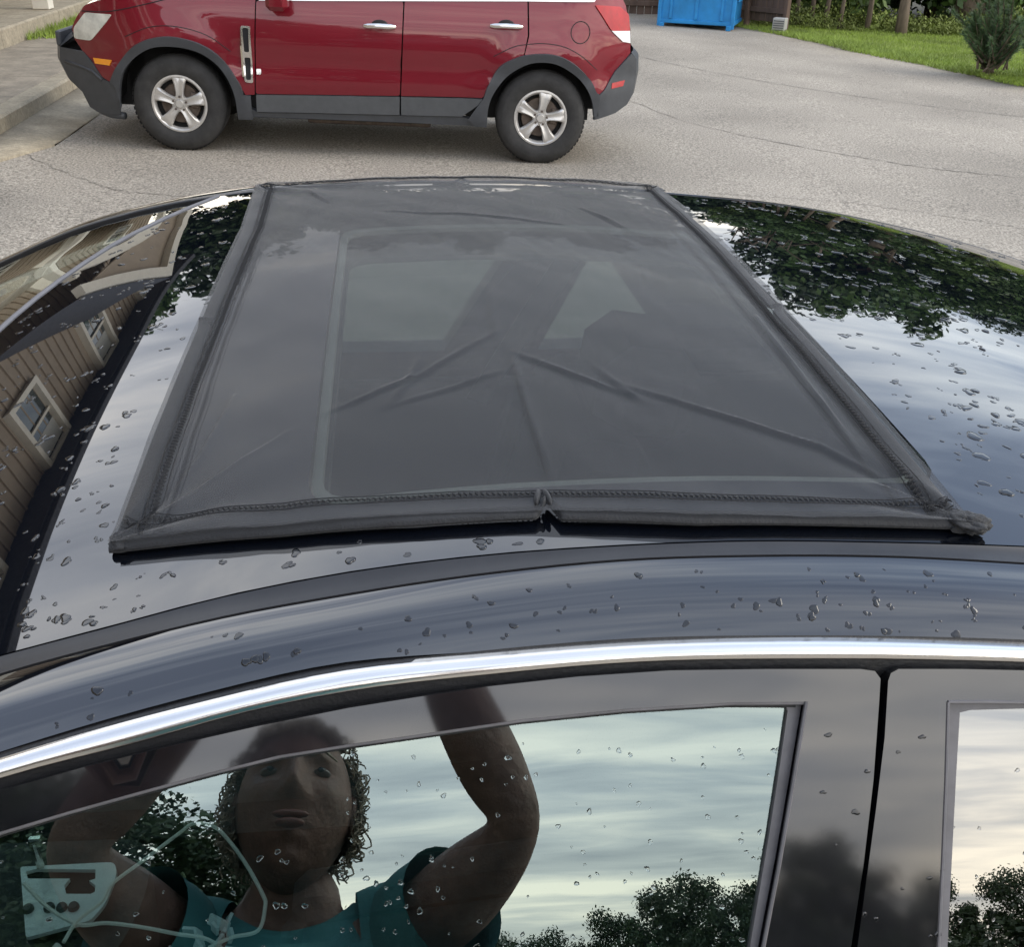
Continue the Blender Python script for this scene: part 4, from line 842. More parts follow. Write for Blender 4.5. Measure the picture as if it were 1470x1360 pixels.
zf_ = interp([-1.25, -1.0]+[p[0] for p in T['far_top']]+[1.5, 1.8], [.955, 1.10]+[p[2] for p in T['far_top']]+[1.15, 1.02])
def c_far(x): z = zf_(x)-.006; return (x, 1.775+.35*(1.407-z), z)
def roof_pt(x, y, off=0):
    a = c_in(x); b = c_far(x); s = min(1, max(0, (y-a[1])/(b[1]-a[1]))); cr_ = .019+.03*max(0, -x-.25)**1.2+.012*max(0, x-.6)
    return Vector((x, y, a[2]*(1-s)+b[2]*s+cr_*(1-abs(2*s-1)**2.3)+off))
hk = interp([.56, .70, .85, .98, 1.12, 1.24, 1.457, 1.594, 1.70, 1.82], [-.30, -.375, -.425, -.475, -.512, -.504, -.456, -.405, -.345, -.27])
NS = 48
ynear = lambda x: c_in(x)[1]+.001; yfar = lambda x: c_far(x)[1]-.001
hdr = []
for i in range(21):
    t = i/20; y = .60+(1.80-.60)*t; x = hk(y); y = ynear(x)+(yfar(x)-ynear(x))*t; hdr.append((hk(y), y))
XR = 1.25
near_b = [(x, ynear(x)) for x in np.linspace(hdr[0][0], XR, 40)]; far_b = [(x, yfar(x)) for x in np.linspace(hdr[-1][0], XR, 40)]
sunhole = rnd([(-.077, .705), (.46, .705), (.46, 1.49), (-.077, 1.49)], .04)
roofp = near_b+[(XR+.03, 1.0), (XR+.03, 1.4)]+far_b[::-1]+hdr[::-1][1:-1]
rp = panel('roof', roofp, lambda x, y: roof_pt(x, y), 'paint', car, holes=[sunhole], step=.045, thick=.012)
inset = rnd([(-.0745, .7075), (.4575, .7075), (.4575, 1.4875), (-.0745, 1.4875)], .038)
panel('sunroof_glass', inset, lambda x, y: roof_pt(x, y, -.003), 'sunglass', car, step=.05, thick=.005)
fr_out = rnd([(-.0945, .685), (.48, .69), (.48, 1.51), (-.0945, 1.51)], .04); fr_in = rnd([(-.067, .7275), (.45, .7275), (.45, 1.47), (-.067, 1.47)], .035)
panel('sunroof_frame', fr_out, lambda x, y: roof_pt(x, y, -.0095), 'sunframe', car, holes=[fr_in], step=.04, thick=.006)
# windshield, continuing the same sweep down to the cowl
wl = [(x, y) for x, y in hdr]; XW = -1.22
wn = [(x, c_in(x)[1]+.012) for x in np.linspace(hdr[0][0]-.02, XW, 16)]; wf = [(x, c_far(x)[1]-.012) for x in np.linspace(hdr[-1][0]-.02, XW, 16)]
ws = [(x-.010, y) for x, y in hdr[1:-1]]+wf+[(XW-.12, 1.5), (XW-.15, 1.2), (XW-.12, .9)]+wn[::-1]
panel('windshield', ws, lambda x, y: roof_pt(x, y, -.004-.10*max(0, hk(y)-x)*(1-min(1, abs(2*(y-c_in(x)[1])/(c_far(x)[1]-c_in(x)[1])-1))**4)), 'wind', car, step=.06, thick=.005)
_t = MB().tube([roof_pt(x-.004, y, -.0025) for x, y in hdr], .0055, 8); mk('windshield_seal', _t.v, _t.f, 'channel', car, world=True)
rg = [(XR+.012, yfar(XR)-.01), (XR+.04, 1.4), (XR+.04, 1.0), (XR+.012, ynear(XR)+.01)]+[(x, ynear(x)+.01) for x in (1.4, 1.6, 1.75)]+[(x, yfar(x)-.01) for x in (1.75, 1.6, 1.4)]
panel('rear_window', rg[::-1], lambda x, y: roof_pt(x, y, -.006-.22*max(0, x-1.27)), 'wind', car, step=.08, thick=.005)
# side strips, both sides
XS = list(np.linspace(-1.2, 1.62, 130))
mirY = lambda p: Vector((p[0], 2.4-p[1], p[2]))
def strip(name, fr, m, **k):
    """fr(x) -> list of section points; near side, then the mirrored far side"""
    rows = [[Vector(p) for p in fr(x)] for x in XS]; v, f = loft(rows); f = [q[::-1] for q in f]; o = mk(name, v, f, m, car, world=True, angle=50, **k)
    v2 = []
    for j, r in enumerate(rows):
        a = Vector(c_in(XS[j])); b = Vector(c_far(XS[j])); v2 += [Vector((p.x, b.y+(a.y-p.y), b.z+(p.z-a.z)*.9)) for p in r]
    mk(name, v2, [q[::-1] for q in f], m, car, world=True, angle=50, **k)
def lerp(a, b, t): return Vector(a)*(1-t)+Vector(b)*t
OUT = Vector((0, -.82, .57))
def s_groove(x):
    a, b = Vector(c_in(x)), Vector(c_out(x)); u = Vector((0, 0, 1))
    return [a+u*-.008, a+u*-.001, a+Vector((0, -.0022, .0008)), lerp(a, b, .35)+u*-.0008, lerp(a, b, .75)+u*-.001, b+u*-.0012, b+u*-.009]
strip('roof_moulding', s_groove, 'groove')
def s_rail(x):
    a, b = Vector(c_out(x))+Vector((0, -.002, -.002)), Vector(c_gap(x)); return [a+Vector((0, .001, -.008))]+[lerp(a, b, t)+OUT*(.0085*math.sin(math.pi*t**.85)) for t in (0, .04, .12, .22, .34, .46, .58, .7, .8, .88, .94, .98, 1)]+[b+Vector((0, .012, -.003))]
strip('roof_rail', s_rail, 'rail_paint')
def s_seal(x):
    b, c = Vector(c_gap(x)), Vector(c_ct(x)); return [b+Vector((0, .010, -.001)), lerp(b, c, .5)+Vector((0, .012, .004)), c+Vector((0, .012, .0))]
strip('rail_seal', s_seal, 'black')
def s_lip(x):
    b, c = Vector(c_gap(x)), Vector(c_ct(x)); return [lerp(b, c, .35)+Vector((0, .006, 0)), lerp(b, c, .5)+OUT*.001, lerp(b, c, .9)+OUT*.0015, c+Vector((0, .004, 0))]
strip('trim_lip', s_lip, 'rubber')
def s_chrome(x):
    a, b = Vector(c_ct(x)), Vector(c_cb(x)); a = a+(Vector(c_gap(x))-a)*.5+OUT*.001; return [a+Vector((0, .008, 0))]+[lerp(a, b, t)+OUT*(.0045*math.sin(math.pi*t)**.6) for t in (0, .06, .15, .3, .45, .6, .75, .88, .95, 1)]+[b+Vector((0, .01, 0))]
strip('chrome_trim', s_chrome, 'chrome')
SP0 = Vector((0, .522, 1.333)); K3 = math.tan(R(30))
SYn = lambda z, off: SP0.y-K3*(SP0.z-z)-off/math.cos(R(30))
def s_seal2(x):
    b = Vector(c_cb(x)); return [b+Vector((0, .014, .010)), b+Vector((0, .008, -.002)), b+Vector((0, .003, -.009)), b+Vector((0, .006, -.03))]
strip('door_seal', s_seal2, 'rubber')
S2 = lambda off: (lambda x, z: (x, SYn(z, off)+.04*max(0, -x-.45)**2, z))
X2 = lambda k: [(p[0], p[2]) for p in T[k]]
def side_panel(name, poly, off, m, holes=(), step=.04, thick=.01, far=True, parent=None, **k):
    o = panel(name, poly, S2(off), m, parent or car, holes, step, thick, **k)
    if far:
        me = o.data.copy(); me.transform(Matrix(((1, 0, 0, 0), (0, -1, 0, 0), (0, 0, 1, 0), (0, 0, 0, 1)))); me.flip_normals()   # car origin is on the centre line
        q = bpy.data.objects.new(name, me); COL.objects.link(q); q.parent = parent or car
    return o
ZB = .945
fo = X2('f_open'); top = X2('f_top')
open_left = [(-.93, ZB), (-.80, 1.05), (-.62, 1.15), (-.45, 1.232), (-.35, 1.270)]
openF = open_left+fo[:-1]+X2('f_openR')+[(.172, ZB)]
frameF = [(-1.07, ZB-.02), (-.9, 1.06), (-.7, 1.168), (-.5, 1.249), (-.38, 1.289)]+top+X2('f_gap')[1:]+[(.246, ZB-.02)]
openR = [(.340, ZB)]+X2('r_openL')[::-1]+X2('r_open')[1:]+[(.60, 1.315), (.75, 1.28), (.90, 1.21), (1.02, 1.11), (1.08, ZB)]
frameR = [(.255, ZB-.02)]+X2('r_gap')[::-1]+X2('r_top')[1:]+[(.62, 1.338), (.80, 1.30), (.98, 1.225), (1.12, 1.11), (1.22, ZB-.02)]
doorA = panel('door_frame', frameF, S2(.010), 'gloss_trim', car, holes=[rnd(openF, [0]*(len(openF)))], step=.035, thick=.016)
doorB = panel('door_frame', frameR, S2(.010), 'gloss_trim', car, holes=[openR], step=.035, thick=.016)
# thin seals round the openings
def seal(pts, r, off, m='rubber', nm='window_seal'): MB_ = MB().tube([Vector(S2(off)(x, z)) for x, z in pts], r, 6); mk(nm, MB_.v, MB_.f, m, car, world=True)
seal([(x, z-.0015) for x, z in open_left+fo], .0030, .007, 'channel')
seal([(x, z-.006) for x, z in open_left+fo[:-1]+[(.270, 1.340)]], .0030, .002)
seal(X2('f_openR')+[(.172, ZB)], .0014, .010, 'channel')
seal(X2('r_openL')+[(.340, ZB)], .0013, .010, 'channel'); seal(X2('r_open')+[(.60, 1.315), (.75, 1.28)], .0013, .010, 'channel')
fg = X2('f_glass'); rg_ = X2('r_glass')
panel('run_channel', [(.2755, 1.339)]+X2('f_openR')[1:]+[(.171, ZB), (.164, ZB)]+fg[::-1]+[(.262, 1.339)], S2(.0035), 'channel', car, step=.02, thick=.006)
panel('run_channel', [(.3797, 1.334), (.44, 1.332), (.60, 1.313), (.60, 1.305), (.44, 1.324), (.400, 1.325)]+[rg_[0]]+rg_[1:]+[(.352, ZB), (.341, ZB)]+X2('r_openL')[::-1][:-1], S2(.0035), 'channel', car, step=.02, thick=.006)
glF = open_left+[(x, z) for x, z in fo[:-1]]+[(.268, 1.338)]+fg+[(.164, ZB)]
ga = panel('window_pane', glF, S2(0), 'glass', car, step=.06, thick=.004)
glR = [(.351, ZB)]+rg_[::-1]+[(.43, 1.328), (.60, 1.31), (.75, 1.276), (.90, 1.207), (1.01, 1.11), (1.07, ZB)]
gb = panel('window_pane', glR, S2(0), 'glass2', car, step=.06, thick=.004)
bp_ = panel('pillar_inner', [(.20, ZB), (.24, ZB+.1), (.285, 1.33), (.40, 1.33), (.37, 1.1), (.355, ZB)], S2(-.014), 'cabin', car, step=.06, thick=.03)
# far side doors (their openings seen through the sunroof)
FS = lambda off: (lambda x, z: (x, 2.4-SYn(z, off), z))
sw_ = [(a, z) for a, _, z in T['sun_far_win']]
oF = [(-.85, .985), (-.35, .985), (sw_[1][0]+.002, .985), (sw_[2][0]-.004, 1.262), (-.30, 1.262), (-.55, 1.19)]
oR = [(.305, .985), (.60, .985), (.404, 1.25), (.382, 1.25)]
panel('door_frame', [(-1.07, .90), (-.9, 1.06), (-.5, 1.26), (-.2, 1.335), (.15, 1.36), (.6, 1.34), (1.0, 1.22), (1.25, .90)], FS(.010), 'gloss_trim', car, holes=[oF, oR], step=.06, thick=.03, flip=True)
panel('window_pane', [(-.86, .98), (.10, .98), (.225, 1.266), (-.30, 1.266), (-.55, 1.195)], FS(0), 'wind', car, step=.2, thick=.004, flip=True)
panel('window_pane', [(.30, .98), (.61, .98), (.404, 1.256), (.378, 1.256)], FS(0), 'wind', car, step=.2, thick=.004, flip=True)
# lower body
def sideY(x, z): 
    b = interp([.15, .3, .5, .65, .8, .925, .95], [.34, .30, .275, .27, .285, .318, .335])(z)
    return b+.42*max(0, (abs(x-.05)-1.45)/.75)**2.4
LS = lambda x, z: (x, sideY(x, z), z)
def arc(cx, cz, r, a0, a1, n=14): return [(cx+r*math.cos(R(a0+(a1-a0)*i/n)), cz+r*math.sin(R(a0+(a1-a0)*i/n))) for i in range(n+1)]
def body_side(name, poly, m='paint', step=.09, thick=.012):
    o = panel(name, poly, LS, m, car, step=step, thick=thick); me = o.data.copy(); me.transform(Matrix(((1, 0, 0, 0), (0, -1, 0, 0), (0, 0, 1, 0), (0, 0, 0, 1)))); me.flip_normals(); q = bpy.data.objects.new(name, me); COL.objects.link(q); q.parent = car; return o
aw, bw = -1.28, 1.42
body_side('front_wing', [(-2.05, .30), (aw-.40, .22)]+arc(aw, .33, .38, 195, -12)+[(-.86, .22), (-.86, .93), (-1.12, .935), (-1.6, .88), (-2.0, .76), (-2.12, .6)])
body_side('door', [(-.852, .22), (.222, .22), (.262, .935), (-.852, .935)])
body_side('door', [(.230, .22), (1.0, .22)]+arc(bw, .33, .38, 190, 140, 5)+[(1.2, .935), (.270, .935)])
body_side('rear_quarter', [(1.14, .60)]+arc(bw, .33, .38, 138, -14, 10)+[(2.25, .28), (2.36, .5), (2.33, .85), (1.75, .97), (1.235, .96)])
def cspan(name, edge, m, crown, cdir):
    rows = []
    for (x, z) in edge:
        y = sideY(x, z); rows.append([Vector((x, y+(2.4-2*y)*i/12, z))+Vector(cdir)*crown*(1-abs(i/6-1)**2.2) for i in range(13)])
    v, f = loft(rows); mk(name, v, f, m, car, world=True, angle=180)
cspan('bonnet', [(-2.0, .76), (-1.6, .88), (-1.30, .925)], 'paint', .05, (0, 0, 1)); cspan('cowl', [(-1.30, .925), (-1.12, .932)], 'black', .03, (0, 0, 1))
cspan('front_bumper', [(-2.0, .76), (-2.12, .6), (-2.11, .42), (-2.05, .30)], 'paint', .18, (-1, 0, 0))
cspan('boot_lid', [(1.70, .965), (1.9, .95), (2.33, .85)], 'paint', .04, (0, 0, 1)); cspan('rear_bumper', [(2.33, .85), (2.36, .5), (2.25, .28)], 'paint', .15, (1, 0, 0))
for s in (-1, 1):
    MB().sphere((-2.0-.1, s*.56, .64), (.10, .20, .07), 14, 8).build('headlight', 'lens', car); MB().sphere((2.24, s*.6, .74), (.06, .2, .08), 14, 8).build('tail_lamp', 'redlens', car)
    MB().box(Vector((-.72, s*1.0, 1.0)), (.14, .22, .13), bev=.05).box(Vector((-.70, s*.88, .96)), (.06, .1, .04), bev=.01).build('door_mirror', 'paint', car)
MW2 = None
for cx in (aw, bw):
    for s in (-1, 1): wheel(cx-.1, s*.90, .325, .325, -1 if s < 0 else 1, parent=car)
    for s in (-1, 1):
        m_ = Matrix.Translation((cx-.1, s*.92, .33)) @ Matrix.Scale(1 if s < 0 else -1, 4, (0, 1, 0)); MB().lathe([(.39, 0), (.39, .3)], 20, m_, R(-8), R(188)).build('wheel_housing', 'black', car, angle=180)
# cabin
def cabin(name, b, m, **k): return mk(name, b.v, b.f, m, car, world=True, **k)
cabin('cabin_floor', MB().box(Vector((.1, 1.2, .26)), (2.5, 1.60, .10)), 'cabin')
cabin('door_card', MB().box(Vector((.1, .372, .62)), (2.2, .04, .60), bev=.02).box(Vector((-.15, .42, .80)), (.6, .07, .05), bev=.02), 'cabin'); cabin('door_card', MB().box(Vector((.1, 2.028, .62)), (2.2, .04, .60), bev=.02), 'cabin')
db = [[Vector((x, y, z)) for y in np.linspace(.42, 1.98, 14)] for x, z in ((-.72, .45), (-.70, .66), (-.76, .82), (-.82, .87), (-.92, .90), (-1.15, .90))]
v, f = loft(db); cabin('dashboard', MB().add(v, [q[::-1] for q in f]), 'cabin', angle=60)
for k in range(9): cabin('vent_slat', MB().box(Vector((-.735, 1.04+.022*k, .78)), (.03, .006, .09), Matrix.Rotation(R(8), 3, 'Y')), 'channel')
sw = MB(); swm = Matrix.Translation((-.66, .80, .88)) @ Matrix.Rotation(R(-62), 4, 'Y')
ringp = [swm @ Vector((.18*math.cos(a), .18*math.sin(a), 0)) for a in [i*math.pi/18 for i in range(37)]]; sw.tube(ringp, .014, 8, cap=False)
sw.sphere(swm @ Vector((0, 0, -.01)), .05, 12, 8)
for a in (0, 120, 240): sw.tube([swm @ Vector((0, 0, -.01)), swm @ Vector((.175*math.cos(R(a+90)), .175*math.sin(R(a+90)), 0))], .014, 6)
cabin('steering_wheel', sw, 'cabin')
def seat(cx, cy, hr=True, w=.47):
    b = MB().box(Vector((cx-.05, cy, .50)), (.48, w, .17), Matrix.Rotation(R(-6), 3, 'Y'), bev=.06)
    for s in (-1, 1): b.box(Vector((cx-.05, cy+s*w*.43, .545)), (.44, .09, .14), Matrix.Rotation(R(-6), 3, 'Y'), bev=.04)
    o = cabin('seat_cushion', b, 'seat'); b = MB().box(Vector((cx+.24, cy, .80)), (.15, w*.92, .58), Matrix.Rotation(R(14), 3, 'Y'), bev=.06)
    for s in (-1, 1): b.box(Vector((cx+.20, cy+s*w*.40, .78)), (.14, .09, .44), Matrix.Rotation(R(14), 3, 'Y'), bev=.04)
    cabin('seat_back', b, 'seat')
    if hr: cabin('headrest', MB().box(Vector((cx+.375, cy, 1.112)), (.17, .25, .18), Matrix.Rotation(R(8), 3, 'Y'), bev=.05).tube([(cx+.31, cy-.06, 1.0), (cx+.33, cy-.06, 1.1)], .006, 6).tube([(cx+.31, cy+.06, 1.0), (cx+.33, cy+.06, 1.1)], .006, 6), 'seat')
seat(.03, 1.58); seat(.10, .80, hr=False)
cabin('rear_bench', MB().box(Vector((.92, 1.2, .50)), (.5, 1.36, .18), bev=.06).box(Vector((1.2, 1.2, .78)), (.16, 1.36, .58), Matrix.Rotation(R(20), 3, 'Y'), bev=.06), 'seat')
cabin('seat_belt', MB().box(Vector((.245, 1.925, 1.06)), (.045, .004, .42), Matrix.Rotation(R(24), 3, 'Y') @ Matrix.Rotation(R(20), 3, 'X')), 'channel')
cabin('centre_console', MB().box(Vector((-.30, 1.19, .52)), (.56, .22, .26), bev=.03), 'cabin')
# gear selector console, turned towards the driver's window
tray = [(p[0], p[1]) for p in T['bezel']]; slot = [(p[0], p[1]) for p in T['slot']]
def exp(poly, k): 
    cx = sum(p[0] for p in poly)/len(poly); cy = sum(p[1] for p in poly)/len(poly); return [(cx+(p[0]-cx)*k, cy+(p[1]-cy)*k) for p in poly]
big_ = [(-.60, .78), (-.36, .80), (-.335, .90), (-.345, .99), (-.60, 1.0)]
gc = panel('selector_housing', rnd(big_, .04), lambda x, y: (x, y, .722-.10*max(0, x+.37)), 'cabin', car, step=.05, thick=.14)
bz = panel('selector_bezel', rnd(tray[::-1], [.004, .004, .02, .02, .012, .004]), lambda x, y: (x, y, .740), 'silver', car, holes=[slot[::-1]], step=.02, thick=.006)
panel('selector_gate', exp(slot, 1.06)[::-1], lambda x, y: (x, y, .732), 'black', car, step=.03, thick=.004)
for x, y, z in T['buttons']: mk('button', *(lambda b: (b.v, b.f))(MB().lathe([(0, .004), (.005, .004), (.0065, .001), (.0068, -.004)], 16, Matrix.Translation((x, y, .742)) @ Matrix.Rotation(R(90), 4, 'X'))), 'clad', car, world=True)
mk('selector_knob', *(lambda b: (b.v, b.f))(MB().tube([(-.468, .935, .745), (-.470, .938, .785)], [.005, .004], 8).box(Vector((-.468, .94, .785)), (.018, .01, .014), bev=.003)), 'chrome', car, world=True)
# lining under the roof and a seat for the wiring
hl = [(x, ynear(x)+.02) for x in (-.3, 0, .4, .8, 1.15)]+[(x, yfar(x)-.02) for x in (1.15, .8, .4, 0, -.3)]
panel('head_lining', hl, lambda x, y: roof_pt(x, y, -.05), 'liner', car, holes=[fr_in], step=.1, thick=.008)
# cable
def smooth(pts, n=6):
    f = [interp(range(len(pts)), [p[i] for p in pts]) for i in range(3)]; return [Vector((f[0](i/n), f[1](i/n), f[2](i/n))) for i in range((len(pts)-1)*n+1)]
cb_ = MB().tube(smooth(T['cableA']), .0024, 6).tube([p+Vector((0, 0, .004)) for p in smooth(T['cableB'])], .0024, 6)
cb_.tube([Vector(T['cableB'][0])+Vector((-.004, -.004, .004)), Vector(T['cableB'][0])+Vector((-.018, -.03, .004))], .005, 8)
tag(mk('charging_cable', cb_.v, cb_.f, 'cable', None), 'thin white cable looped over the console inside the black sedan', 'cable')
pap = MB()
rs = random.Random(3)
for q in range(9):
    c = Vector((-.235+rs.uniform(-.03, .03), .80+rs.uniform(-.02, .02), .76+rs.uniform(-.005, .01))); pap.box(c, (rs.uniform(.01, .03), .004, .012), Matrix.Rotation(rs.uniform(0, 3), 3, 'Z') @ Matrix.Rotation(rs.uniform(-.6, .6), 3, 'X'))
tag(mk('foil_wrapper', pap.v, pap.f, 'silver', None, angle=5), 'crumpled shiny wrapper lying beside the cable in the car', 'wrapper')
# ---------------------------------------------------------------- mesh sunshade over the sunroof
shade = empty('sunroof_shade', (.11, 1.17, 1.41), label='grey mesh sunshade with stitched hem laid over the sunroof of the black sedan', cat='sunshade')
from mathutils import noise as NZ
def poly1(pts):
    s = [0]
    for i in range(1, len(pts)): s.append(s[-1]+(Vector(pts[i][:2])-Vector(pts[i-1][:2])).length)
    s = [q/s[-1] for q in s]; fx = interp(s, [p[0] for p in pts]); fy = interp(s, [p[1] for p in pts]); return lambda t: Vector((fx(t), fy(t)))
def lin(pts):
    s = [0]
    for i in range(1, len(pts)): s.append(s[-1]+(Vector(pts[i][:2])-Vector(pts[i-1][:2])).length)
    s = [q/s[-1] for q in s]; xs_ = [p[0] for p in pts]; ys_ = [p[1] for p in pts]; return lambda t: Vector((float(np.interp(t, s, xs_)), float(np.interp(t, s, ys_))))
sl2 = [tuple(p) for p in T['shade_left']]; sl2 = [(-.2312, 1.772)]+[(p[0], p[1]) for p in sl2[1:]]
sr2 = [(p[0], p[1]) for p in T['shade_right']][:-1]+[(.465, 1.776)]
cn = [(p[0], p[1]) for p in T['shade_near']]; cn[-1] = sr2[0]; cn[0] = sl2[-1]
cf_ = [(-.2312, 1.772), (-.05, 1.766), (.10, 1.765), (.283, 1.767), (.465, 1.776)]
eL, eR_, eN, eF = lin(sl2[::-1]), lin(sr2), lin(cn), lin(cf_)     # all run from the near side / left
# straight-ish near curve for the interior (the pinch stays in the hem)
eNs = lin([cn[0], (cn[1][0], cn[1][1]), (cn[3][0], cn[3][1]), (cn[6][0], cn[6][1]), cn[-1]])
def coons(u, v, near=eNs):
    a, b, c, d = near(u), eF(u), eL(v), eR_(v); p00, p10, p01, p11 = near(0), near(1), eF(0), eF(1)
    return a*(1-v)+b*v+c*(1-u)+d*u-(p00*(1-u)*(1-v)+p10*u*(1-v)+p01*(1-u)*v+p11*u*v)
def segd(p, a, b):
    ab = b-a; t = max(0, min(1, (p-a).dot(ab)/ab.length_squared)); q = a+ab*t; return (p-q).length, ab.cross(p-a), t
CRE = [[Vector(q) for q in c] for c in T['creases']]
amp = [1.0, .8, .6, .9, .9, .8, 1.0, 1.1, 1.1, .9, .6, .8, .9, .6, .9]
def shade_h(p, u, v):
    h = .0045
    e = min(u, 1-u, v, 1-v); h += .0045*math.exp(-(e/.035)**2)
    for k, c in enumerate(CRE):
        best = (9, 0, 0); 
        for i in range(len(c)-1):
            d, sd, t = segd(p, c[i], c[i+1])
            if d < best[0]: best = (d, sd, (i+t)/(len(c)-1))
        d, sd, t = best
        if d < .06:
            env = math.sin(math.pi*min(1, max(0, .08+.84*t)))**.6; s = 1 if sd > 0 else -1
            h += amp[k]*env*(.0030*math.exp(-(d/.0028)**2)+.0011*s*math.exp(-(d/.016)**1.2)*min(1, d/.0025))
    # tension folds along the left and right hems, soft billows
    h += .0022*math.exp(-((u-.13)/.05)**2)*math.sin(v*9+1.2)*(1-v*.4)+.0018*math.exp(-((u-.22)/.05)**2)*math.sin(v*6+.3)
    h += .0040*math.exp(-(((u-.88)/.06)**2))*math.exp(-((v-.62)/.25)**2)-.0030*math.exp(-(((u-.74+.25*(v-.7))/.05)**2))*math.exp(-((v-.72)/.22)**2)
    h += .0014*math.sin(u*17+v*5)*math.sin(v*11-u*3)*.6+.0006*math.sin(u*41+v*23)*math.sin(v*37-u*9)
    h += .0009*NZ.noise(Vector((p.x*16, p.y*9, 2)))+.0005*NZ.noise(Vector((p.x*50, p.y*22+p.x*14, 5)))
    # raised over the bow wire near the corners
    for cu_, cv_ in ((0, 0), (1, 0), (0, 1), (1, 1)):
        du, dv_ = abs(u-cu_), abs(v-cv_)*1.6; r = math.hypot(du, dv_); a = math.atan2(dv_, du+1e-6); h += .0022*math.exp(-(r/.22)**2)*math.sin(a*11+cu_)*min(1, r/.03)
    return max(h, .0022)
NU, NV = 230, 300; rows = []
for j in range(NV+1):
    v = j/NV; r = []
    for i in range(NU+1):
        u = i/NU; p = coons(u, v); r.append(roof_pt(p.x, p.y, shade_h(p, u, v)+.004))
    rows.append(r)
v, f = loft(rows); shm = mk('mesh_panel', v, f, 'mesh', shade, world=True, angle=180)
rnds = random.Random(11)
def hem(name, edge, inner, n, w0=.017, th=.0055, lift=0, wob=.0006, pinch=None):
    rows = []
    for i in range(n+1):
        t = i/n; p = edge(t); q = inner(t); d = (q-p); L_ = d.length; d = d/L_; r = []
        ph = .0003*math.sin(t*23)+.00015*math.sin(t*143+1); sec = 12; k = 1.0; dz = 0
        if pinch:
            for pt, pw in pinch: g_ = math.exp(-((t-pt)/pw)**2); k *= 1-.55*g_; dz += .006*g_
        for a in range(sec+1):
            ang = 2*math.pi*a/sec; ww = w0*k*(1+.03*math.sin(t*9+1)); c = p+d*(ww); x = c-d*ww*math.cos(ang)
            zz = th*(abs(math.sin(ang))**.7*(1 if math.sin(ang) > 0 else -1))+th+.0015+lift*math.sin(math.pi*t)+dz+ph*(1 if math.sin(ang) > 0 else 0)
            r.append(roof_pt(x.x, x.y, zz))
        rows.append(r)
    v, f = loft(rows); cap0 = tuple(range(sec+1)); n0 = n*(sec+1)
    f += [cap0, tuple(n0+a for a in range(sec+1))[::-1]]
    return mk(name, v, f, 'hem', shade, world=True, angle=50)
inn = lambda fn, u0, v0: fn
hem('near_hem', lambda t: eN(t)+Vector((0, -.002)), lambda t: coons(t, .1), 260, .0070, .0040, .0015, pinch=[(.495, .006)])
hem('far_hem', eF, lambda t: coons(t, .9), 160, .008, .0022, pinch=[(.5, .01)])
hem('left_hem', eL, lambda t: coons(.1, t), 260, .0080, .0028, pinch=[(.40, .006)])
hem('right_hem', eR_, lambda t: coons(.9, t), 260, .0078, .0030, pinch=[(.405, .006)])
# bunched fabric at the corners: crumpled lumps grown from a noisy blob
from mathutils import noise as NZ
for (u, v, sx, sy_, sz_) in ((1, 0, .021, .013, .0075), (0, 0, .011, .012, .005), (0, 1, .012, .010, .004), (1, 1, .012, .010, .004)):
    b = MB().sphere((0, 0, 0), 1, 40, 26); p = coons(u, v, eN)+Vector((-.002 if u else .010, .008 if v == 0 else -.008)); c = roof_pt(p.x, p.y, .0075); rz = Matrix.Rotation(-.55 if u else .3, 3, 'Z'); vs = []
    for q in b.v:
        k = 1+.34*NZ.noise(q*1.7+Vector((u*9, v*7, 3)))-.30*abs(NZ.noise(Vector((q.x*3.2, q.y*5, q.z*3))+Vector((u*5, 2, v)))); vs.append(c+rz @ Vector((q.x*sx*k, q.y*sy_*k, q.z*sz_*k)))
    mk('bunched_corner', vs, b.f, 'hem', shade, world=True, angle=180)
# pinched fold at the middle of the near hem
b = MB(); pc = eN(.495)
for q, (dx, dy, rz) in enumerate(((-.0045, .008, 1.35), (.003, .007, 1.7))):
    c = roof_pt(pc.x+dx, pc.y+dy, .012); b.sphere(c, (.011, .0026, .0048), 12, 8, Matrix.Rotation(rz, 3, 'Z'))
mk('hem_fold', b.v, b.f, 'hem', shade, world=True, angle=180)
# stitching: twin rows of small zigzag stitches inside the hems
st = MB()
def stitch(fn, n, dd, amp_):
    prev = None
    for i in range(n+1):
        t = .012+.976*i/n; p = fn(t, dd+(amp_ if i % 2 else -amp_)); u, v = p; q = coons(u, v); c = roof_pt(q.x, q.y, shade_h(q, u, v)+.0056)
        if prev is not None: st.tube([prev, c], .0005, 4, cap=False)
        prev = c
for dd, am in ((.024, .0022), (.026, .0022), (.019, .0003), (.030, .0003)):
    stitch(lambda t, d: (t, d*.62), 300, dd*1.35, am); stitch(lambda t, d: (t, 1-d*.62), 120, dd*1.2, am)
    stitch(lambda t, d: (d, t), 400, dd*1.65, am*1.2); stitch(lambda t, d: (1-d, t), 400, dd*1.55, am*1.2)
mk('stitching', st.v, st.f, 'thread', shade, world=True, kind='stuff')
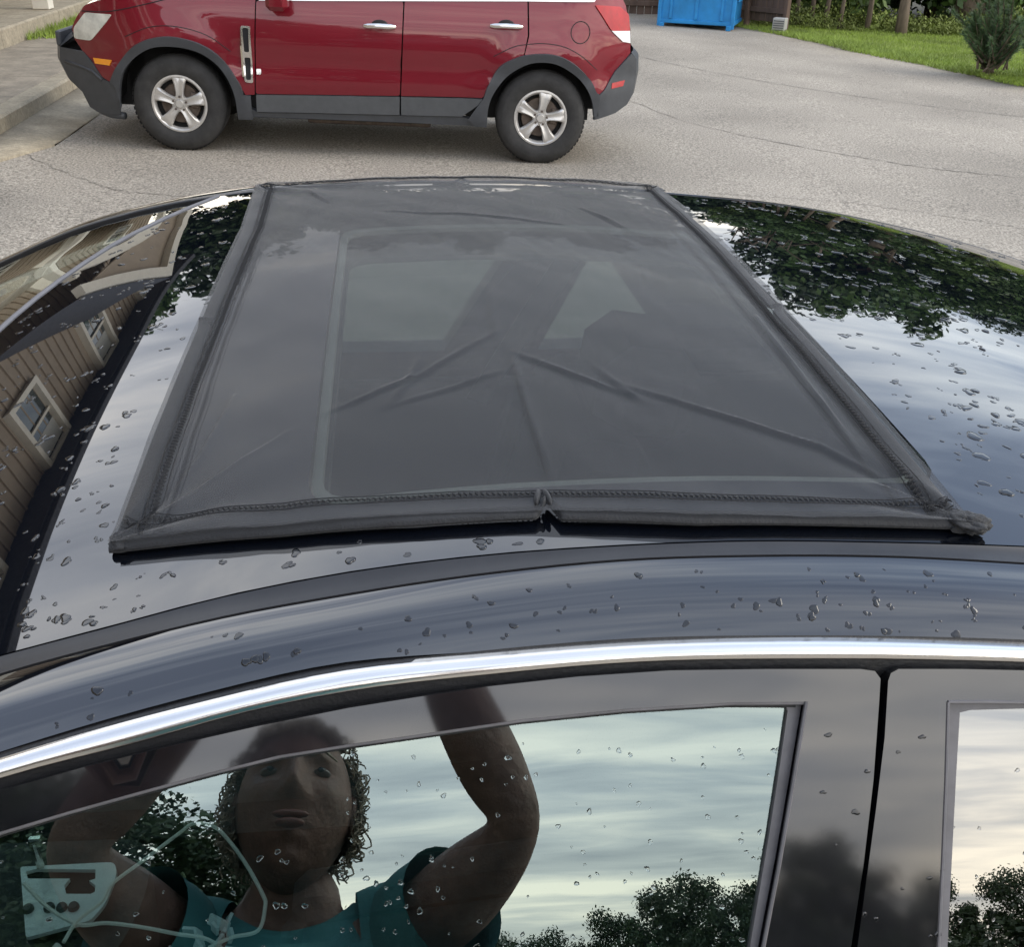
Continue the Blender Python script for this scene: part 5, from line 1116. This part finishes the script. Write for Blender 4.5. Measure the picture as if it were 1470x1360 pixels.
# crease threads: nothing painted, only the relief above
# ---------------------------------------------------------------- water drops
def drops(name, spots, pt, m='water', label=None):
    b = MB(); rs = random.Random(5)
    for (a, c, r, el, rot) in spots:
        o = pt(a, c, 0); ex = (pt(a+.004, c, 0)-o).normalized(); ey = (pt(a, c+.004, 0)-o).normalized(); nn = ex.cross(ey).normalized(); ey = nn.cross(ex)
        n = 18; ph = [rs.uniform(0, 6.28) for _ in range(5)]; rad = []
        for k in range(n):
            t = 2*math.pi*k/n; rad.append(r*(1+.17*math.sin(2*t+ph[0])+.13*math.sin(3*t+ph[1])+.05*math.sin(5*t+ph[2])))
        vs = []; fs = []; h = min(.0012, (.26 if rs.random() < .35 else .11)*r)*rs.uniform(.6, 1.1)
        prof = ((1, -.0002), (.97, .35), (.85, .72), (.6, .95), (.3, 1))
        for (q, hh) in prof:
            for k in range(n):
                t = 2*math.pi*k/n; x = rad[k]*q*math.cos(t); y = rad[k]*q*math.sin(t)*el; x, y = x*math.cos(rot)-y*math.sin(rot), x*math.sin(rot)+y*math.cos(rot)
                vs.append(o+ex*x+ey*y+nn*(max(hh, 0)*h-(.0003 if hh < 0 else 0)))
        vs.append(o+nn*h)
        for j in range(len(prof)-1):
            for k in range(n): fs.append((j*n+k, j*n+(k+1) % n, (j+1)*n+(k+1) % n, (j+1)*n+k))
        for k in range(n): fs.append(((len(prof)-1)*n+k, (len(prof)-1)*n+(k+1) % n, len(vs)-1))
        b.add(vs, fs)
    tag(mk(name, b.v, b.f, m, None, angle=180), label, 'rain drops', kind='stuff')
rs = random.Random(21); spots = []
def in_shade(x, y): return -.236 < x < .478 and (.645 if x < .15 else .628)+max(0, -x)*.2 < y < 1.76
def add_cluster(x0, x1, y0, y1, n, r0=.0022, r1=.006):
    for _ in range(n):
        x, y = rs.uniform(x0, x1), rs.uniform(y0, y1)
        if in_shade(x, y) or x < hk(y)+.01 or not (ynear(x)+.008 < y < yfar(x)-.01): continue
        r = r0+(r1-r0)*rs.random()**2.2; a = rs.uniform(0, 3.14)
        for q in range(rs.choice((1, 1, 1, 2, 3, 4))): spots.append((x+rs.gauss(0, r*1.1)*(q > 0), y+rs.gauss(0, r*1.1)*(q > 0), r*rs.uniform(.6, 1.1)*(1 if q == 0 else .7), rs.uniform(.5, 1), a+rs.uniform(-.4, .4)))
add_cluster(-.45, -.22, .60, 1.1, 120, .0022, .007); add_cluster(-.48, -.22, 1.1, 1.75, 130, .0025, .008); add_cluster(-.3, .48, .61, .66, 70, .002, .007)
add_cluster(.46, .62, .66, 1.0, 90, .002, .009); add_cluster(.47, .80, 1.0, 1.35, 150, .0025, .009); add_cluster(.48, 1.2, 1.35, 1.78, 190, .003, .010)
drops('roof_raindrops', spots, lambda x, y, o: roof_pt(x, y, 0), m='water_film', label='rain drops scattered over the roof of the black sedan')
sp2 = []
def rail_pt(x, t, o=0):
    a, b = Vector(c_out(x))+Vector((0, -.002, -.002)), Vector(c_gap(x)); return lerp(a, b, t)+OUT*(.0085*math.sin(math.pi*max(0, min(1, t))**.85))
b = []
for _ in range(85):
    x = rs.uniform(.02, .47) if rs.random() < .85 else rs.uniform(-.25, .02); t = rs.uniform(.15, .95); r = .0012+.0026*rs.random()**1.8
    for q in range(rs.choice((1, 1, 2))): b.append((x+q*rs.gauss(0, .003), t+q*rs.gauss(0, .03), r, rs.uniform(.6, 1), rs.uniform(0, 3)))
drops('rail_raindrops', [(x, -t, r, el, ro) for x, t, r, el, ro in b], lambda x, t, o: rail_pt(x, -t), m='water_film', label='rain drops on the roof rail above the chrome trim')
b = []
def on_glass(n, x0, x1, z0, z1, r0, r1):
    for _ in range(n):
        x, z = rs.uniform(x0, x1), rs.uniform(z0, z1)
        if inside((x, z), glF) or inside((x, z), glR): b.append((x, z, rs.uniform(r0, r1), rs.uniform(.7, 1.3), 1.57+rs.gauss(0, .5)))
on_glass(110, -.05, .26, 1.19, 1.32, .0006, .0019); on_glass(26, -.12, .05, 1.19, 1.27, .0008, .0022); on_glass(22, -.33, -.12, 1.17, 1.27, .0008, .0019); on_glass(24, .37, .48, 1.17, 1.30, .0006, .0015)
drops('window_raindrops', b, lambda x, z, o: Vector(S2(.0003)(x, z)), label='small rain drops on the side windows of the black sedan')
b = []
for _ in range(16):
    x, z = rs.uniform(.285, .375), rs.uniform(1.17, 1.32)
    if inside((x, z), frameF) or inside((x, z), frameR): b.append((x, z, rs.uniform(.0008, .002), rs.uniform(.8, 1.8), 1.57))
drops('pillar_raindrops', b, lambda x, z, o: Vector(S2(.0103)(x, z)), m='water_film', label='few rain drops on the black door pillars')
# ---------------------------------------------------------------- the photographer, mirrored in the window
HC = Vector((-.150, -.150, 1.432))      # head centre
def skin_chain(name, pts, edges, radii, m, parent=None, root=0, sub=2, **k):
    me = bpy.data.meshes.new(name); me.from_pydata([tuple(p) for p in pts], edges, []); me.materials.append(M[m]); o = bpy.data.objects.new(name, me); link(o, parent)
    s = o.modifiers.new('skin', 'SKIN'); s.use_smooth_shade = True; s.branch_smoothing = .6
    for i, r in enumerate(radii):
        me.skin_vertices[0].data[i].radius = (r, r) if not isinstance(r, tuple) else r
        me.skin_vertices[0].data[i].use_root = (i == root)
    q = o.modifiers.new('sub', 'SUBSURF'); q.levels = sub; q.render_levels = sub; tag(o, **k); return o
pel = (-.16, -.22, .80)
J = dict(pelvis=pel, waist=(-.155, -.225, .95), chest=(-.152, -.225, 1.12), upper=(-.150, -.215, 1.255), neck=(-.150, -.195, 1.325), neck2=(-.150, -.165, 1.372), head=(-.150, -.150, 1.42), crown=(-.150, -.168, 1.47),
         shR=(-.020, -.200, 1.285), shL=(-.282, -.200, 1.285), eR=(.122, .010, 1.368), eL=(-.375, .000, 1.375), fR=(.045, .040, 1.54), fL=(-.250, .045, 1.53), wR=(.078, -.030, 1.725), wL=(-.105, -.035, 1.725), hR=(.082, -.040, 1.775), hL=(-.090, -.042, 1.775),
         hipR=(-.07, -.22, .74), hipL=(-.25, -.22, .74), kR=(-.06, -.20, .42), kL=(-.26, -.20, .42), aR=(-.06, -.24, .09), aL=(-.26, -.24, .09), tR=(-.05, -.12, .04), tL=(-.27, -.12, .04))
RD = dict(pelvis=(.14, .11), waist=(.125, .10), chest=(.135, .10), upper=(.10, .075), neck=.066, neck2=.062, head=.070, crown=.060, shR=.056, shL=.056, eR=.031, eL=.036, fR=.038, fL=.044, wR=.024, wL=.024, hR=.026, hL=.026,
          hipR=.085, hipL=.085, kR=.055, kL=.055, aR=.035, aL=.035, tR=.03, tL=.03)
ED = [('pelvis', 'waist'), ('waist', 'chest'), ('chest', 'upper'), ('upper', 'neck'), ('neck', 'neck2'), ('upper', 'shR'), ('upper', 'shL'), ('shR', 'eR'), ('shL', 'eL'), ('eR', 'fR'), ('eL', 'fL'), ('fR', 'wR'), ('fL', 'wL'), ('wR', 'hR'), ('wL', 'hL'),
      ('pelvis', 'hipR'), ('pelvis', 'hipL'), ('hipR', 'kR'), ('hipL', 'kL'), ('kR', 'aR'), ('kL', 'aL'), ('aR', 'tR'), ('aL', 'tL')]
ks = [k for k in J if k not in ('head', 'crown')]; ix = {k: i for i, k in enumerate(ks)}
# extra muscle points on the upper arms
pts = [Vector(J[k]) for k in ks]; rad = [RD[k] for k in ks]; ed = []
for a, b_ in ED:
    if (a, b_) in (('shR', 'eR'), ('shL', 'eL')):
        for t, r in ((.35, .060), (.7, .050)): pass
        i0 = ix[a]; prev = i0
        for t, r in ((.35, .056), (.72, .050)):
            pts.append(Vector(J[a]).lerp(Vector(J[b_]), t)+Vector((0, 0, -.014))); rad.append(r); ed.append((prev, len(pts)-1)); prev = len(pts)-1
        ed.append((prev, ix[b_]))
    elif (a, b_) in (('eR', 'fR'), ('eL', 'fL')):
        pts.append(Vector(J[a]).lerp(Vector(J[b_]), .4)+Vector((0, -.008, 0))); rad.append(.044); ed += [(ix[a], len(pts)-1), (len(pts)-1, ix[b_])]
    else: ed.append((ix[a], ix[b_]))
person = skin_chain('person', pts, ed, rad, 'skin', root=0, label='person in a teal shirt holding up a phone, mirrored in the side window', cat='person')
# head: one sculpted mesh, turned up and towards the phone
hm = Matrix.Translation(HC) @ Matrix.Rotation(R(-6), 4, 'Z') @ Matrix.Rotation(R(17), 4, 'X') @ Matrix.Rotation(R(4), 4, 'Y')
def head_mesh():
    vs = []; fs = []; nu, nv = 96, 72; G = lambda x, z, cx, cz, sx, sz: math.exp(-((x-cx)/sx)**2-((z-cz)/sz)**2)
    for j in range(nv+1):
        ph = math.pi*j/nv
        for i in range(nu):
            th = 2*math.pi*i/nu; x = math.sin(ph)*math.cos(th); y = math.sin(ph)*math.sin(th); z = math.cos(ph)     # +y is the face
            jaw = max(0, -z); wx = .073*(1-.26*jaw**1.6); wy = .090*(1-.10*jaw); p = Vector((x*wx, y*wy, z*(.115 if z > 0 else .100)))
            if y > 0:
                X, Z = p.x, p.z; d = 0
                d += .024*G(X, Z, 0, -.018, .013, .016)+.014*G(X, Z, 0, .004, .008, .024)          # nose
                d += .006*(G(X, Z, .014, -.024, .007, .008)+G(X, Z, -.014, -.024, .007, .008))      # nostril wings
                d -= .011*(G(X, Z, .031, .014, .016, .011)+G(X, Z, -.031, .014, .016, .011))        # eye sockets
                d += .006*(G(X, Z, .030, .034, .022, .008)+G(X, Z, -.030, .034, .022, .008))        # brows
                d += .006*(G(X, Z, .044, -.014, .018, .018)+G(X, Z, -.044, -.014, .018, .018))      # cheeks
                d += .007*G(X, Z, 0, -.052, .020, .006)+.007*G(X, Z, 0, -.064, .018, .006)-.005*G(X, Z, 0, -.058, .024, .0028)-.004*G(X, Z, 0, -.076, .02, .006)
                d += .010*G(X, Z, 0, -.086, .020, .014)                                            # chin
                p.y += d*min(1, y*2.2)
            else: p.y *= 1.12
            vs.append(p)
    for j in range(nv):
        for i in range(nu): fs.append((j*nu+i, (j+1)*nu+i, (j+1)*nu+(i+1) % nu, j*nu+(i+1) % nu))
    return vs, fs
v, f = head_mesh(); hd_ = mk('head', [hm @ q for q in v], f, 'skin', person, angle=180)
for s in (-1, 1):
    mk('eye', *(lambda b: (b.v, b.f))(MB().sphere(hm @ Vector((s*.031, .069, .014)), (.0125, .0115, .0055), 14, 10, hm.to_3x3())), 'eye', hd_, angle=180)
    mk('iris', *(lambda b: (b.v, b.f))(MB().sphere(hm @ Vector((s*.031, .0785, .015)), (.005, .003, .0036), 12, 8, hm.to_3x3())), 'iris', hd_, angle=180)
    mk('eyebrow', *(lambda b: (b.v, b.f))(MB().tube([hm @ Vector((s*.014, .089, .030)), hm @ Vector((s*.032, .089, .037)), hm @ Vector((s*.050, .074, .030))], [.0018, .0022, .001], 6)), 'hair', hd_, angle=180)
    mk('ear', *(lambda b: (b.v, b.f))(MB().sphere(hm @ Vector((s*.074, -.008, .002)), (.008, .018, .030), 12, 10, hm.to_3x3())), 'skin', hd_, angle=180)
mk('lips', *(lambda b: (b.v, b.f))(MB().sphere(hm @ Vector((0, .0925, -.0535)), (.022, .008, .0045), 16, 8, hm.to_3x3()).sphere(hm @ Vector((0, .091, -.0635)), (.018, .009, .0050), 16, 8, hm.to_3x3())), 'lip', hd_, angle=180)
# hair: short and curly, many small locks over a cap
from mathutils import noise as NZ
hb = MB(); rs = random.Random(9); cap = MB().sphere((0, 0, 0), 1, 48, 32); cv = []; keep = {}
for i, q in enumerate(cap.v):
    k = 1+.10*NZ.noise(q*5)+.05*NZ.noise(q*13); cv.append(hm @ Vector((q.x*.080*k, (q.y*.088 if q.y > 0 else q.y*.110)*k-.006, q.z*.124*k)))
cf3 = [f for f in cap.f if all(not (cap.v[i].y > .18 and cap.v[i].z < .70) and cap.v[i].z > -.32 for i in f)]
mk('hair_cap', cv, cf3, 'hair', person, angle=180)
for q in range(1500):
    a = rs.uniform(0, 2*math.pi); z = rs.uniform(-.30, 1.0); rr = math.sqrt(max(0, 1-z*z)); x, y = rr*math.cos(a), rr*math.sin(a)
    if y > .2 and z < .72: continue
    p = Vector((x*.078, y*.094 if y > 0 else y*.108, z*.121)); nn = p.normalized(); dn = (Vector((x*.6, y*.6-.2, -.8))+Vector((rs.gauss(0, .5), rs.gauss(0, .5), rs.gauss(0, .4)))).normalized(); dn = (dn-nn*dn.dot(nn)*.8).normalized()
    sd = nn.cross(dn).normalized(); ln = rs.uniform(.018, .040); cr2 = rs.uniform(.003, .007); ph0 = rs.uniform(0, 6.28); lift_ = rs.uniform(.002, .012)
    ch = [p+dn*ln*t+nn*(lift_*math.sin(math.pi*min(1, t*1.2))+cr2*math.cos(ph0+t*8))+sd*cr2*math.sin(ph0+t*8) for t in [i/8 for i in range(9)]]
    hb.tube([hm @ c for c in ch], .0011, 4)
mk('hair', hb.v, hb.f, 'hair', person, angle=180)
# shirt, trousers, shoes
sb = MB(); secs = [(.80, .165, .128), (.95, .150, .120), (1.08, .160, .130), (1.18, .168, .125), (1.24, .166, .108), (1.275, .158, .092), (1.300, .138, .080), (1.318, .108, .074), (1.328, .078, .072), (1.322, .070, .068)]; rows = []
for z, hx, hy in secs:
    r = []
    for k in range(49):
        t = 2*math.pi*k/48; fold = .004*math.sin(5*t+z*30)+.003*math.sin(9*t-z*50); drop = -.035*max(0, math.sin(t))**2 if z > 1.29 else 0     # round neckline dips in front
        r.append((-.150+(hx+fold)*math.copysign(abs(math.cos(t))**.85, math.cos(t)), -.210+(hy+fold)*math.copysign(abs(math.sin(t))**.85, math.sin(t)), z+drop))
    rows.append(r)
v, f = loft(rows); sk = mk('shirt', v, [q[::-1] for q in f], 'shirt', person, angle=180)
for s, sh_, el_ in ((1, 'shR', 'eR'), (-1, 'shL', 'eL')):
    A = Vector(J[sh_])+Vector((-s*.05, 0, -.012)); B = Vector(J[sh_])+Vector((s*.012, 0, -.006)); C_ = Vector(J[sh_]).lerp(Vector(J[el_]), .30)+Vector((0, 0, -.016)); D_ = Vector(J[sh_]).lerp(Vector(J[el_]), .46)+Vector((0, 0, -.018))
    q = MB().tube(smooth([A, B, C_, D_], 5), [.066, .070, .073, .074, .075, .075, .075, .075, .074, .073, .072, .071, .070, .070, .070, .071], 28, cap=False); q.build('sleeve', 'shirt', sk, angle=180)
tr_ = skin_chain('trousers', [(-.16, -.22, .86), (-.16, -.22, .78), J['hipR'], J['kR'], (-.06, -.235, .12), J['hipL'], J['kL'], (-.26, -.235, .12)], [(0, 1), (1, 2), (2, 3), (3, 4), (1, 5), (5, 6), (6, 7)], [(.150, .122), (.152, .122), .095, .070, .055, .095, .070, .055], 'denim', person)
for s in ('R', 'L'):
    a = Vector(J['a'+s]); mk('shoe', *(lambda b: (b.v, b.f))(MB().sphere(a+Vector((0, .055, -.045)), (.046, .13, .044), 16, 10).box(a+Vector((0, .055, -.08)), (.085, .25, .018), bev=.008)), 'white_pl', person, angle=60)
# hands gripping the phone from both ends; fingers behind, thumbs in front of the grip
def hand(s, wrist, palm_c, ux, uy, uz):
    """ux: along the fingers, uy: across the palm, uz: palm normal"""
    P = lambda a, b_, c: palm_c+ux*a+uy*b_+uz*c
    v_ = [wrist, P(-.010, 0, 0), P(.018, .012, 0), P(.018, -.012, 0)]; e_l = [(0, 1), (1, 2), (1, 3)]
    mkp = skin_chain('palm', v_, e_l, [.023, .026, .019, .019], 'skin', person, root=0)
    for k_, (off, l) in enumerate(((.026, .062), (.009, .072), (-.009, .067), (-.025, .053))):
        skin_chain('finger', [P(.005, off*.8, 0), P(.034, off, 0), P(.034+l*.42, off*1.05, .014), P(.034+l*.62, off*1.05, .034), P(.030+l*.55, off, .050)], [(0, 1), (1, 2), (2, 3), (3, 4)], [.009, .0092, .0086, .0080, .0066], 'skin', mkp, root=0)
    skin_chain('thumb', [P(-.005, .022, .004), P(.010, .040, .014), P(.026, .050, .030), P(.040, .046, .044)], [(0, 1), (1, 2), (2, 3)], [.013, .0115, .0100, .0085], 'skin', mkp, root=0)
pr, pu, pf = cr.normalized(), cu.normalized(), cf.normalized()
PC = CAM-pf*.016+pr*.055-pu*.02
PCen = CAM-pf*.016-pu*.020
for s, nm in ((1, 'R'), (-1, 'L')):
    edge_c = PCen+pr*(s*.092)-pu*.012-pf*.020
    hand(s, Vector(J['h'+nm])+Vector((0, 0, -.012)), edge_c, (pu*.9-pr*s*.25).normalized(), (pr*s).normalized(), (-pr*s*.95-pf*.15).normalized())
b = MB().box((0, 0, 0), (.148, .074, .0085), bev=.004)
pm = Matrix((pr, pu, -pf)).transposed().to_4x4(); pm.translation = PCen
ph_ = mk('phone', [pm @ q for q in b.v], b.f, 'phone', None, label='black phone held up over the roof in both hands', cat='phone')
b = MB().lathe([(0, 0), (.006, 0), (.0075, -.002), (.0075, .004)], 16, Matrix.Translation(CAM-pf*.0118) @ pm.to_3x3().to_4x4() @ Matrix.Rotation(R(90), 4, 'X')); mk('lens_ring', b.v, b.f, 'black', ph_)
bpy.context.view_layer.update()
